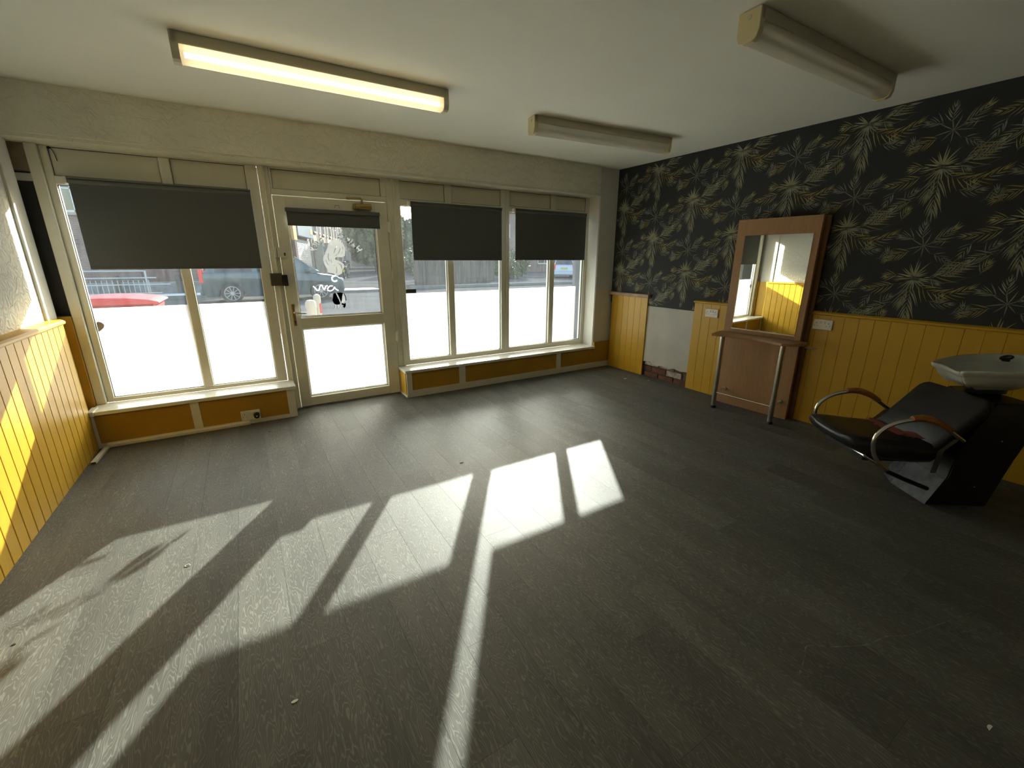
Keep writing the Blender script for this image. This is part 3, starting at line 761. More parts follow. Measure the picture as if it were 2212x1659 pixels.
# secondary plant above
for k in range(9):
    an = R(15 + 330 * k / 8 + 10)
    blade(0.012, 0.215, an, 0.10 * rnd.uniform(.7, 1.2), 0.0062, rnd.uniform(-.1, .1), 1)
fan(-0.005, 0.25, 98, 0.10, 5, 0.085, 42, -15, 0)
fan(0.04, 0.235, 30, 0.14, 6, 0.090, 40, 20, 2)
fan(-0.035, 0.26, 150, 0.09, 5, 0.085, 40, 35, 1)
fan(0.14, 0.26, 205, 0.06, 3, 0.06, 45, -20, 3)
fan(-0.04, 0.19, 198, 0.15, 6, 0.085, 36, 18, 4)
fan(0.06, 0.17, -25, 0.12, 5, 0.075, 38, -20, 3)
fan(0.30, 0.10, 196, 0.17, 7, 0.105, 33, 14, 0)
fan(-0.25, 0.12, 20, 0.09, 4, 0.07, 42, 25, 3)
fan(0.16, -0.19, 70, 0.06, 3, 0.07, 38, 10, 2)
fan(-0.17, -0.22, 60, 0.09, 4, 0.07, 42, -20, 3)
bm = nb(); cl = bm.loops.layers.float_color.new('Col')
XP = W - 0.0034
def clipped(y, z): return y < 0.03 and y > YB and z > 0.866 and z < H - 0.003
for iy in range(-1, 8):
    for iz in range(-1, 3):
        for half in (0, 1):
            y0 = -0.095 - 0.97 * iy - 0.485 * half
            z0 = 0.958 - 0.365 * 0 + 0.73 * iz + (0.365 if half == 0 else 0.0) - 0.04 + 0.0
            for P, cc in blades:
                v = []
                ok = True
                for (a, b, hw, nx, nz) in P:
                    for s in (1, -1):
                        yy = y0 - (a + nx * hw * s); zz = z0 + (b + nz * hw * s)
                        if not clipped(yy, zz): ok = False
                        v.append((XP, yy, zz))
                        if hw == 0: break
                if not ok: continue
                vs = [bm.verts.new(q) for q in v]
                fs = [bm.faces.new((vs[0], vs[1], vs[3], vs[2])), bm.faces.new((vs[2], vs[3], vs[5], vs[4])), bm.faces.new((vs[4], vs[5], vs[6]))]
                for f in fs:
                    for lp in f.loops: lp[cl] = (*cc, 1)
o = obj('palm_leaf_print', bm, pm, wr, kind='stuff', recalc=False, label='grey-green and ochre palm leaf print')

# ================================================================== CEILING LIGHTS
def batten(label, xa, ya, xb, yb, lit):
    L = math.hypot(xb - xa, yb - ya); rz = math.atan2(yb - ya, xb - xa)
    t = empty('fluorescent_light', (xa, ya, H), rz, label, 'ceiling light', 'fluorescent ceiling lights')
    obj('housing', B(0, L, 0.0, 0.105, -0.052, 0.0, 0.003), M['housing'], t, local=True)
    bm = nb(); prof = [(0.006, -0.052), (0.004, -0.085), (0.012, -0.112), (0.03, -0.122), (0.075, -0.122), (0.093, -0.112), (0.101, -0.085), (0.099, -0.052)]
    A = [bm.verts.new((0.03, p[0], p[1])) for p in prof]; Bv = [bm.verts.new((L - 0.03, p[0], p[1])) for p in prof]
    for i in range(len(prof) - 1): bm.faces.new((A[i], A[i + 1], Bv[i + 1], Bv[i]))
    o = obj('diffuser', bm, M['diffuser'], t, local=True, smooth=True, label='ribbed translucent diffuser')
    for (a, b) in ((-0.004, 0.030), (L - 0.030, L + 0.004)):
        bm = nb(); prism(bm, [(0.0, -0.002), (0.0, -0.09), (0.010, -0.118), (0.03, -0.127), (0.075, -0.127), (0.095, -0.118), (0.105, -0.09), (0.105, -0.002)], 0, a, b, 0.002, 1)
        e_ = obj('end_cap', bm, M['plastic_cream'] if not lit else M['housing'], t, local=True, label='yellowed plastic end cap' if not lit else None)
    bm = nb(); cyl(bm, (0.045, 0.052, -0.082), (L - 0.045, 0.052, -0.082), 0.013, n=14)
    obj('tube', bm, M[lit] if lit else M['tube_off'], t, local=True, smooth=False)
    bm = nb(); cyl(bm, (-0.0035, 0.052, -0.03), (-0.007, 0.052, -0.03), 0.010, n=14)
    obj('knockout', bm, M['housing'], t, local=True)
    return t
batten('lit fluorescent batten glowing warm white above the left window', 0.985, -1.258, 2.432, -1.262, 'tube')
batten('unlit fluorescent batten nearest the front right corner', 3.195, -1.145, 4.605, -1.272, False)
batten('unlit fluorescent batten with cream end cap at the upper right, nearest the camera', 3.195, -2.875, 4.585, -2.892, False)


# ================================================================== STYLING UNIT
su = empty('styling_unit', (5.112, -2.05, 0), R(3.3), label='beech laminate hairdresser styling unit with tall mirror and two steel legs', cat='styling unit')
obj('front_panel', B(5.135, 5.163, -2.392, -1.705, 0.0, 1.752, 0.0015), M['beech'], su)
obj('core_frame', B(5.163, 5.205, -2.385, -1.72, 0.0, 1.735), M['beech_edge'], su, label='darker recessed core')
obj('back_panel', B(5.205, 5.228, -2.42, -1.71, 0.0, 1.75, 0.0015), M['beech_edge'], su)
obj('mirror', B(5.1305, 5.1348, -2.345, -1.783, 0.769, 1.613, 0.0008), M['mirror'], su, label='frameless rectangular mirror')
pl = [(5.135, -1.69), (5.02, -1.70), (4.875, -1.735)]
for q in spline([(4.875, -1.735, 0), (4.925, -1.87, 0), (4.955, -2.03, 0), (4.945, -2.18, 0), (4.905, -2.30, 0), (4.885, -2.355, 0)], 4)[1:]: pl.append((q.x, q.y))
pl += [(4.93, -2.43), (5.02, -2.462), (5.135, -2.47)]
bm = nb(); prism(bm, pl, 2, 0.704, 0.726, 0.002, 1)
obj('shelf', bm, M['beech'], su, label='curved beech worktop shelf')
obj('mirror_ledge', B(5.118, 5.135, -2.35, -1.78, 0.762, 0.768), M['steel'], su)
for (lx, ly) in ((4.921, -1.822), (4.917, -2.358)):
    bm = nb(); cyl(bm, (lx, ly, 0.02), (lx, ly, 0.704), 0.0215, n=24); o = obj('leg', bm, M['steel'], su); smooth_by_angle(o)
    bm = nb(); cyl(bm, (lx, ly, 0.0), (lx, ly, 0.022), 0.029, 0.025, n=24)
    f = obj('foot', bm, M['black_rubber'], o); smooth_by_angle(f)
bm = nb(); cyl(bm, (4.921, -1.80, 0.156), (4.917, -2.375, 0.156), 0.008, n=12); o = obj('foot_rail', bm, M['chrome'], su); smooth_by_angle(o)
for (a, b) in (((4.921, -1.822), (5.137, -1.80)), ((4.917, -2.358), (5.137, -2.33))):
    bm = nb(); cyl(bm, (a[0], a[1], 0.156), (b[0], b[1], 0.156), 0.007, n=12); o = obj('rail_arm', bm, M['chrome'], su); smooth_by_angle(o)
    bm = nb(); cyl(bm, (5.1352, b[1], 0.156), (5.126, b[1], 0.156), 0.018, n=16); obj('rail_rose', bm, M['steel'], su)
bm = nb()
ring = [(5.05 + 0.04 * math.cos(a), -2.52 + 0.04 * math.sin(a), 0.693) for a in [2 * PI * k / 20 for k in range(20)]]
tube(bm, ring, 0.0025, 6, closed=True); tube(bm, [(5.05, -2.48, 0.693), (5.05, -2.42, 0.697), (5.05, -2.36, 0.701)], 0.003, 6)
obj('dryer_holder', bm, M['chrome'], su, label='chrome wire hairdryer ring under the shelf')

# ================================================================== SOCKETS
def socket(label, orient, c, group='white double sockets', w=0.146, h=0.086):
    rz = 0 if orient == 'front' else -PI / 2
    t = empty('double_socket', c, rz, label, 'socket', group)
    # local: x right, -y towards the room
    bm = nb(); box(bm, -w / 2, w / 2, -0.014, 0.0, -h / 2, h / 2, 0.004, 2); obj('faceplate', bm, M['plastic'], t, local=True)
    for s in (-1, 1):
        bm = nb(); box(bm, s * 0.014 - 0.006, s * 0.014 + 0.006, -0.019, -0.013, 0.008, 0.028, 0.0015); obj('switch', bm, M['plastic'], t, local=True)
        bm = nb(); cx = s * 0.045
        box(bm, cx - 0.0025, cx + 0.0025, -0.0147, -0.013, 0.008, 0.017); box(bm, cx - 0.016, cx - 0.009, -0.0147, -0.013, -0.013, -0.009); box(bm, cx + 0.009, cx + 0.016, -0.0147, -0.013, -0.013, -0.009)
        obj('pin_holes', bm, M['black_plastic'], t, local=True)
    for s in (-1, 1):
        bm = nb(); cyl(bm, (s * 0.06, -0.0138, 0), (s * 0.06, -0.0155, 0), 0.003, n=8)
        obj('screw', bm, M['steel'], t, local=True)
    return t
socket('white double socket low on the mustard panel under the left window', 'front', (1.008, 0.006, 0.080))
socket('white double socket on yellow boards left of the mirror unit', 'side', (W - 0.018, -1.467, 0.866))
socket('white double socket on yellow boards right of the mirror unit', 'side', (W - 0.018, -2.502, 0.877))
pg = empty('plug', (1.052, -0.010, 0.075), label='black mains plug with pale cable in the low socket', cat='plug')
bm = nb(); cyl(bm, (1.052, -0.0085, 0.075), (1.052, -0.042, 0.072), 0.025, 0.021, n=20); o = obj('plug_body', bm, M['black_plastic'], pg); smooth_by_angle(o)
obj('plug_label', B(1.045, 1.059, -0.0436, -0.0425, 0.070, 0.078), M['paper_white'], pg)
bm = nb(); tube(bm, spline([(1.050, -0.035, 0.052), (1.045, -0.040, 0.035), (1.028, -0.034, 0.018), (1.005, -0.026, 0.014), (0.985, -0.016, 0.016)], 5), 0.0035, 8)
obj('cable', bm, M['trim'], pg, smooth=True)
# trunking
bm = nb(); prism(bm, [(-0.003, 0.001), (-0.026, 0.001), (-0.030, 0.008), (-0.030, 0.026), (-0.024, 0.034), (-0.003, 0.034)], 0, 0.055, 0.995)
tag(obj('cable_trunking', bm, M['trim']), 'cream cable trunking along the foot of the left low wall', 'trunking')
bm = nb(); a = Vector((0.034, -0.020, 0)); b = Vector((0.006, -0.335, 0)); s = Vector((0.016, -0.001, 0))
poly = [(a.x - .0, a.y), (a.x + .034, a.y), (b.x + 0.038, b.y), (b.x + .006, b.y)]
poly = [(0.034, -0.034), (0.066, -0.034), (0.050, -0.335), (0.019, -0.335)]
prism(bm, poly, 2, 0.001, 0.020, 0.002, 1)
lt = obj('trunking_offcut', bm, M['trim']); tag(lt, 'short loose white trunking length lying beside the yellow boards', 'trunking')
bm = nb(); box(bm, 0.0215, 0.0475, -0.3362, -0.334, 0.004, 0.017); obj('open_end', bm, M['bronze'], lt)

# ================================================================== BACKWASH UNIT
RZ = math.radians(-35)
cw = empty('backwash_unit', (4.5147, -3.4162, 0), RZ, 'black salon backwash chair with chrome hoop arms', 'salon chair')
# seat: side profile in (u,z), width in local y
bm = nb()
secs = []
NY = 14
prof = [(-0.505, 0.398), (-0.498, 0.418), (-0.47, 0.426), (-0.38, 0.418), (-0.25, 0.402), (-0.12, 0.392), (-0.05, 0.390), (-0.03, 0.375), (-0.03, 0.30), (-0.045, 0.275), (-0.15, 0.272), (-0.30, 0.287), (-0.42, 0.316), (-0.485, 0.355)]
for j in range(NY + 1):
    t = -1 + 2 * j / NY; yv = 0.225 * (math.copysign(abs(t) ** 0.85, t))
    edge = 1 - max(0, abs(t) - 0.8) / 0.2
    rr = math.sqrt(max(0.0, 1 - (1 - edge) ** 2)) if edge < 1 else 1
    ring = []
    for (a, b) in prof:
        cxm, czm = -0.27, 0.345
        k = 0.86 + 0.14 * rr; kz = 0.55 + 0.45 * rr
        fr = 0.028 * (1 - t * t) if a < -0.35 else 0   # front edge bulges in plan
        ring.append(bm.verts.new((cxm + (a - cxm) * (0.95 + 0.05 * rr) - fr + 0.02 * (0), yv, czm + (b - czm) * kz + (b > 0.39) * (-0.010) * (1 - t * t))))
    secs.append(ring)
for j in range(NY):
    for i in range(len(prof)):
        n_ = (i + 1) % len(prof); bm.faces.new((secs[j][i], secs[j][n_], secs[j + 1][n_], secs[j + 1][i]))
bm.faces.new(secs[0]); bm.faces.new(secs[-1][::-1])
seat = obj('seat', bm, M['leather'], cw, local=True, smooth=True); smooth_by_angle(seat, 55)
# backrest (rounded slab), frame vectors
bm = nb(); p0 = Vector((-0.075, 0, 0.375)); p1 = Vector((0.165, 0, 0.668)); dv = (p1 - p0); Lb = dv.length; dv.normalize(); nv = Vector((-dv.z, 0, dv.x))
out = []
hw = 0.225
def rr_(w, h, r, n=5):
    pts = []
    for (cx, cy, a0) in ((w - r, h - r, 0), (-(w - r), h - r, 90), (-(w - 0.02), 0.02, 180), (w - 0.02, 0.02, 270)):
        rad = r if cy > 0.1 else 0.02
        for k in range(n + 1):
            a = math.radians(a0 + 90 * k / n); pts.append((cx + rad * math.cos(a), cy + rad * math.sin(a)))
    return pts
outl = rr_(hw, Lb, 0.055)
layers = []
for (dep, ins) in ((0.0, 0.014), (0.006, 0.004), (0.018, 0.0), (0.050, 0.0), (0.060, 0.006), (0.066, 0.018)):
    ring = []
    for (a, b) in outl:
        ca_ = a * (1 - ins / hw); cb_ = Lb / 2 + (b - Lb / 2) * (1 - ins / (Lb / 2))
        dish = 0
        ring.append(bm.verts.new(p0 + Vector((0, ca_, 0)) + dv * cb_ - nv * dep))
    layers.append(ring)
n_ = len(outl)
for j in range(len(layers) - 1):
    for i in range(n_): bm.faces.new((layers[j][i], layers[j][(i + 1) % n_], layers[j + 1][(i + 1) % n_], layers[j + 1][i]))
bm.faces.new(layers[0]); bm.faces.new(layers[-1][::-1])
o = obj('backrest', bm, M['leather'], cw, local=True); smooth_by_angle(o, 50)
# pedestal
bm = nb()
ped = [(0.0, 0.0, 0.337), (0.176, 0.075, 0.376), (0.30, 0.088, 0.405), (0.385, 0.105, 0.430), (0.50, 0.145, 0.455), (0.57, 0.185, 0.475), (0.615, 0.21, 0.47), (0.636, 0.23, 0.44)]
rings = []
for (z, ua, ub) in ped:
    w_ = 1.0 if z < 0.6 else (0.92 if z < 0.65 else 0.75)
    rings.append([bm.verts.new(q) for q in ((ua, -0.2 * w_, z), (ub, -0.2 * w_, z), (ub, 0.2 * w_, z), (ua + 0.06, 0.2 * w_, z), (ua, 0.06 * w_, z))])
for j in range(len(rings) - 1):
    for i in range(5): bm.faces.new((rings[j][i], rings[j][(i + 1) % 5], rings[j + 1][(i + 1) % 5], rings[j + 1][i]))
bm.faces.new(rings[0][::-1]); bm.faces.new(rings[-1])
bmesh.ops.recalc_face_normals(bm, faces=bm.faces)
bmesh.ops.bevel(bm, geom=bm.edges[:], offset=0.006, segments=2, affect='EDGES')
o = obj('pedestal', bm, M['shell'], cw, local=True, label='leaning black plastic pedestal'); smooth_by_angle(o, 30)
for (a, b, c_) in ((0.30, -0.2015, 0.42), (0.235, -0.2015, 0.13)):
    bm = nb(); cyl(bm, (a, b, c_), (a, b - 0.003, c_), 0.004, n=8); obj('screw', bm, M['steel'], cw, local=True)
# kick plate: follows the lower front faces
bm = nb()
q = [(0.0, -0.196, 0.002), (0.0, 0.058, 0.002), (0.058, 0.196, 0.002), (0.131, 0.196, 0.172), (0.073, 0.058, 0.172), (0.073, -0.196, 0.172)]
vv = [bm.verts.new((a - 0.004, b, c_)) for a, b, c_ in q]
bm.faces.new((vv[0], vv[1], vv[4], vv[5])); bm.faces.new((vv[1], vv[2], vv[3], vv[4]))
bmesh.ops.solidify(bm, geom=bm.faces[:], thickness=0.003)
obj('kick_plate', bm, M['kick'], cw, local=True, label='scuffed light grey kick plate')
# arms
arm = [(0.035, 0.440), (-0.055, 0.500), (-0.13, 0.540), (-0.195, 0.557), (-0.268, 0.556), (-0.35, 0.533), (-0.410, 0.490), (-0.436, 0.435), (-0.428, 0.375), (-0.392, 0.31), (-0.327, 0.252)]
for s in (-1, 1):
    yv = 0.262 * s
    pts = spline([(a, yv, b) for a, b in arm], 5)
    bm = nb(); tube(bm, pts, 0.0115, 12); o = obj('arm_hoop', bm, M['chrome'], cw, local=True); smooth_by_angle(o, 60)
    pad = spline([(-0.045, yv, 0.502), (-0.12, yv, 0.543), (-0.195, yv, 0.566), (-0.265, yv, 0.566)], 6)
    bm = nb(); tube(bm, pad, 0.02, 12, rfn=lambda t: 0.012 + 0.010 * math.sin(PI * (0.08 + 0.84 * t)), flat=(1.15, 0.9))
    pd = obj('arm_pad', bm, M['arm_wood'], o, local=True, label='varnished wooden arm pad'); smooth_by_angle(pd, 60)
    bm = nb(); tube(bm, [(-0.327, yv, 0.252), (-0.31, yv * 0.95, 0.235), (-0.18, yv * 0.85, 0.175), (-0.02, yv * 0.76, 0.108)], 0.0125, 10)
    o = obj('support_bar', bm, M['black_plastic'], cw, local=True); smooth_by_angle(o, 60)
    bm = nb(); tube(bm, [(-0.425, yv * 0.8, 0.312), (-0.327, yv * 0.93, 0.250)], 0.008, 10); o = obj('seat_bar', bm, M['chrome'], cw, local=True); smooth_by_angle(o, 60)
    # flat bracket strap
    bm = nb(); strap = [(0.012, 0.445), (-0.055, 0.372), (-0.063, 0.235)]
    wv = 0.016
    L_ = []
    for (a, b) in strap: L_.append((bm.verts.new((a - wv, yv * 0.96, b)), bm.verts.new((a + wv, yv * 0.96, b))))
    for k in range(2): bm.faces.new((L_[k][0], L_[k][1], L_[k + 1][1], L_[k + 1][0]))
    bmesh.ops.solidify(bm, geom=bm.faces[:], thickness=0.006); obj('bracket', bm, M['steel'], cw, local=True)
bm = nb(); tube(bm, [(-0.425, -0.21, 0.312), (-0.425, 0.21, 0.312)], 0.008, 8); obj('seat_bar', bm, M['chrome'], cw, local=True)
bm = nb(); box(bm, -0.40, -0.05, -0.17, 0.17, 0.262, 0.30, 0.004); obj('seat_base', bm, M['black_plastic'], cw, local=True)

# basin
bs = empty('backwash_basin', (4.5147, -3.4162, 0), RZ, 'white ceramic backwash basin tilted on the black pedestal', 'basin')
def outline(k):
    ctl = [(0.135, 0.0), (0.122, -0.05), (0.092, -0.100), (0.130, -0.128), (0.20, -0.168), (0.31, -0.205), (0.46, -0.218), (0.59, -0.175), (0.655, -0.09), (0.67, 0.0)]
    half = [Vector((a, b, 0)) for a, b in spline_xy(ctl)]
    full = half + [Vector((p.x, -p.y, 0)) for p in half[-2:0:-1]]
    full = [Vector((p.x, p.y + 0.02, 0)) for p in full]
    return full
def spline_xy(ctl):
    s = spline([(a, b, 0) for a, b in ctl], 4); return [(p.x, p.y) for p in s]
OUT = outline(0); NB_ = len(OUT); cen = Vector((0.36, 0.02, 0))
def rimz(u): return 0.798 + (u - 0.09) * 0.085
levels = [  # (scale towards centre bottom, z function)
    (0.28, -0.155, 1), (0.46, -0.135, 1), (0.64, -0.100, 1), (0.80, -0.062, 1), (0.92, -0.032, 1), (0.99, -0.016, 1), (1.0, -0.004, 1), (0.992, 0.004, 1), (0.965, 0.0, 1), (0.93, -0.014, 1), (0.86, -0.06, 1), (0.72, -0.105, 1), (0.45, -0.125, 1), (0.12, -0.13, 1)]
bm = nb(); RNG = []
cb = Vector((0.36, 0.02, 0))
for (s, dz, _) in levels:
    ring = []
    for p in OUT:
        c0 = cb.lerp(cen, min(1, max(0, (s - 0.3) / 0.7)))
        q = c0 + (p - c0) * s
        dip = -0.030 * math.exp(-(p.y / 0.07) ** 2) if p.x < 0.2 else 0.0
        ring.append(bm.verts.new((q.x, q.y, rimz(q.x) + dz + dip * max(0, (s - 0.5) / 0.5))))
    RNG.append(ring)
for j in range(len(RNG) - 1):
    for i in range(NB_): bm.faces.new((RNG[j][i], RNG[j][(i + 1) % NB_], RNG[j + 1][(i + 1) % NB_], RNG[j + 1][i]))
bm.faces.new(RNG[0][::-1]); bm.faces.new(RNG[-1])
o = obj('bowl', bm, M['ceramic'], bs, local=True, smooth=True)
bm = nb(); cyl(bm, (0.34, 0, 0.637), (0.34, 0.01, 0.668), 0.08, 0.09, n=24); o = obj('bowl_mount', bm, M['black_rubber'], bs, local=True); smooth_by_angle(o)
bm = nb(); tube(bm, [(0.53 + 0.024 * math.cos(a), 0.135 + 0.024 * math.sin(a), 0.832 + 0.010 * math.cos(a)) for a in [2 * PI * k / 20 for k in range(20)]], 0.006, 8, closed=True); cyl(bm, (0.53, 0.135, 0.81), (0.53, 0.135, 0.834), 0.018, n=18)
o = obj('tap_fitting', bm, M['black_plastic'], bs, local=True, label='round black fitting inside the bowl'); smooth_by_angle(o)

# towel
bm = nb()
def toU(wx, wy):
    dx, dy = wx - 4.5147, wy + 3.4162; ca_, sa_ = math.cos(-RZ), math.sin(-RZ)
    return (dx * ca_ - dy * sa_, dx * sa_ + dy * ca_)
pth = [(4.385, -3.222), (4.352, -3.262), (4.312, -3.303), (4.285, -3.35), (4.262, -3.40), (4.275, -3.455), (4.235, -3.49)]
wd = [0.022, 0.03, 0.045, 0.055, 0.06, 0.062, 0.045]
prev = None
cs = spline([(a, b, 0) for a, b in pth], 5)
for i, p in enumerate(cs):
    t = i / (len(cs) - 1); wloc = wd[min(int(t * 6), 6)] * 0.9 + 0.006 * math.sin(i * 1.9)
    tg = (cs[min(i + 1, len(cs) - 1)] - cs[max(i - 1, 0)]).normalized(); nn = Vector((-tg.y, tg.x, 0))
    row = []
    for k in range(7):
        s = -1 + 2 * k / 6
        q = p + nn * wloc * s * 0.95
        uu = toU(q.x, q.y)
        zz = 0.402 - 0.06 * (uu[0] + 0.2) + 0.028 + 0.012 * abs(math.sin(k * 1.5 + i * 0.6)) + 0.004 * math.sin(i * 1.3)
        row.append(bm.verts.new((q.x, q.y, zz)))
    if prev:
        for k in range(6): bm.faces.new((prev[k], prev[k + 1], row[k + 1], row[k]))
    prev = row
bmesh.ops.solidify(bm, geom=bm.faces[:], thickness=0.006)
tw = obj('cleaning_cloth', bm, M['towel'], smooth=True); tag(tw, 'crumpled dusty pink cloth lying on the black chair seat', 'cloth')

# ================================================================== FLOOR DEBRIS
def scrap(label, x, y, kind, s=0.012):
    bm = nb()
    if kind == 'ring':
        tube(bm, [(x + s * math.cos(a), y + s * 0.7 * math.sin(a), 0.0015) for a in [2 * PI * k / 14 for k in range(14)]], 0.0014, 6, closed=True); mt = M['paper_white']
    else:
        n = 7; pts = []
        for k in range(n):
            a = 2 * PI * k / n; r = s * rnd.uniform(0.5, 1.1); pts.append((x + r * math.cos(a) * 1.6, y + r * math.sin(a) * 0.7))
        prism(bm, pts, 2, 0.0003, 0.0022); mt = M['paper_white'] if kind == 'white' else M['dark_bit']
    o = obj('floor_scrap', bm, mt); tag(o, label, 'litter')
scrap('tiny white plastic ring on the sunlit floor patch', 0.700, -1.951, 'ring', 0.010)
scrap('white paper scrap on the dark floor at lower right', 2.907, -4.150, 'white', 0.010)
scrap('black crumb on the floor in front of the sun patch', 2.265, -1.651, 'black', 0.012)
scrap('black crumb at the far left edge of the sunlit floor', 0.184, -2.143, 'black', 0.007)
scrap('small pale scrap on the shaded floor near the bottom edge', 1.065, -2.933, 'white', 0.008)
scrap('larger plaster fragment on the floor before the bare wall patch', 4.934, -0.630, 'white', 0.020)
scrap('small plaster fragment close to the exposed bricks', 5.12, -0.83, 'white', 0.012)
scrap('dark crumb near the socket under the left window', 1.13, -0.288, 'black', 0.007)
# scuff arc on the floor
pts = [(2.492, -3.775), (2.678, -3.725), (2.741, -3.706), (2.819, -3.758), (2.934, -3.818), (3.048, -3.844), (3.125, -3.884), (3.251, -3.917), (3.383, -3.952), (3.498, -3.978)]
bm = nb(); sp = spline([(a, b, 0.0003) for a, b in pts], 8)
for i in range(0, len(sp) - 1):
    if rnd.random() < 0.12 or i < 10 and i % 2: continue
    a, b = sp[i], sp[i + 1]; tg = (b - a).normalized(); nn = Vector((-tg.y, tg.x, 0)) * rnd.uniform(0.0012, 0.003)
    vs = [bm.verts.new(q) for q in (a + nn, a - nn, b - nn, b + nn)]; bm.faces.new(vs)
obj('scuff_mark', bm, M['scuff'], fl, kind='stuff', recalc=False)
bm = nb()
for k in range(70):   # chalky dust spots near the bare wall
    x_ = 5.0 + rnd.gauss(0, 0.13); y_ = -0.78 + rnd.gauss(0, 0.25)
    if x_ > 5.25 or y_ > 0.0: continue
    s = rnd.uniform(0.001, 0.006); n = 5
    bm.faces.new([bm.verts.new((x_ + s * math.cos(2 * PI * j / n) * rnd.uniform(.5, 1.4), y_ + s * math.sin(2 * PI * j / n) * rnd.uniform(.5, 1.4), 0.0004)) for j in range(n)])
obj('plaster_dust', bm, M['plaster'], fl, kind='stuff', recalc=False)

# ================================================================== OUTSIDE
M['asphalt'] = mat('worn_asphalt', (0.085, 0.085, 0.086), 0.9, spec=0.0, vary=0.3, vscale=0.5, bump=0.4, bscale=30)
M['paving'] = mat('bounce_paving', (0.60, 0.59, 0.56), 0.9, spec=0.0, vary=0.1, vscale=1.2)  # paled well beyond the kerb tone to bounce sunlight up onto the ceiling
M['kerb'] = mat('concrete_kerb', (0.16, 0.155, 0.145), 0.9, spec=0.0, vary=0.15)
tag(obj('ground', B(-60, 90, 0.54, 160, -0.3, -0.035), M['asphalt']), kind='structure')
tag(obj('pavement', B(-20, 30, 0.45, 5.2, -0.1, -0.012), M['paving']), kind='structure')  # unseen from inside; widened so more sunlight bounces into the room
tag(obj('far_pavement', B(-30, 6.5, 16.0, 17.6, -0.1, 0.05), M['paving']), kind='structure')
tag(obj('far_kerb', B(-30, 6.5, 15.8, 16.0, -0.1, 0.07), M['kerb']), kind='structure')

def brickwall(name, c1, c2, mortar, sc_=4.0):
    mt = mat(name, c1, 0.9); nt = mt.node_tree; ns = nt.nodes; ls = nt.links; p = ns['Principled BSDF']
    tc = ns.new('ShaderNodeTexCoord'); mp = ns.new('ShaderNodeMapping'); mp.inputs['Rotation'].default_value = (PI / 2, 0, 0)
    b = ns.new('ShaderNodeTexBrick'); b.inputs['Scale'].default_value = sc_; b.inputs['Color1'].default_value = (*c1, 1); b.inputs['Color2'].default_value = (*c2, 1); b.inputs['Mortar'].default_value = (*mortar, 1)
    b.inputs['Mortar Size'].default_value = 0.012; b.inputs['Brick Width'].default_value = 0.9; b.inputs['Row Height'].default_value = 0.3
    ls.new(tc.outputs['Object'], mp.inputs[0]); ls.new(mp.outputs[0], b.inputs['Vector']); ls.new(b.outputs[0], p.inputs['Base Color'])
    return mt
M['ebrick'] = brickwall('brown_house_brick', (0.16, 0.10, 0.085), (0.12, 0.075, 0.07), (0.24, 0.21, 0.19))
M['tbrick'] = brickwall('pink_terrace_brick', (0.20, 0.11, 0.085), (0.25, 0.145, 0.11), (0.26, 0.22, 0.19))
M['slate'] = mat('slate_roof', (0.10, 0.10, 0.11), 0.6, vary=0.2)
M['win_white'] = mat('white_window_frame', (0.42, 0.43, 0.42), 0.4)
M['sandstone'] = mat('sandstone_dressing', (0.26, 0.22, 0.17), 0.8, vary=0.15)
M['door_dark'] = mat('dark_brown_door', (0.07, 0.03, 0.03), 0.4)
M['shutter'] = mat('white_shutter', (0.40, 0.39, 0.36), 0.45)
M['sign_blue'] = mat('grey_blue_sign', (0.14, 0.17, 0.21), 0.4)
M['sign_yellow'] = mat('yellow_sign', (0.45, 0.36, 0.07), 0.5)
M['orange'] = mat('orange_board', (0.36, 0.17, 0.02), 0.5)
M['iron'] = mat('galvanised_rail', (0.36, 0.36, 0.35), 0.5, 0.4)
M['dark_wood'] = mat('dark_fence_timber', (0.075, 0.065, 0.055), 0.85, vary=0.3, vscale=6)
M['stonewall'] = mat('grey_stone_wall', (0.20, 0.20, 0.20), 0.9, vary=0.35, vscale=4, bump=0.6, bscale=8)

def win(parent, x, z, w, h, y, off=0.0):
    f = nb(); t = 0.07
    for (a, b, c_, d_) in ((x, x + w, z, z + t), (x, x + w, z + h - t, z + h), (x, x + t, z, z + h), (x + w - t, x + w, z, z + h), (x + w / 2 - 0.03, x + w / 2 + 0.03, z, z + h), (x, x + w, z + h * 0.62, z + h * 0.62 + 0.05)):
        box(f, a, b, y - 0.07, y + 0.02, c_, d_)
    o = obj('window', f, M['win_white'], parent, local=True)
    obj('pane', B(x + 0.03, x + w - 0.03, y - 0.045, y - 0.02, z + 0.03, z + h - 0.03), M['car_glass'], o, local=True)
    obj('sill', B(x - 0.08, x + w + 0.08, y - 0.12, y, z - 0.1, z), M['sandstone'], parent, local=True)

hs = empty('brick_house', (-14, 19.2, 0), 0, 'dark brown brick house across the road behind the railings', 'house')
obj('wall', B(0, 17.0, 0.0, 7, -0.1, 5.8), M['ebrick'], hs, local=True)
bm = nb(); prism(bm, [(-0.3, 5.8), (7.3, 5.8), (3.5, 8.3)], 0, -0.3, 17.3); obj('roof', bm, M['slate'], hs, local=True)
for xx in (1.5, 5.6, 9.55, 13.6):
    win(hs, xx, 3.05, 1.15, 1.3, 0.0)
    if xx != 9.55: win(hs, xx, 0.9, 1.25, 1.3, 0.0)
obj('door', B(11.6, 12.6, -0.05, 0.05, 0.0, 2.1), M['door_dark'], hs, local=True)
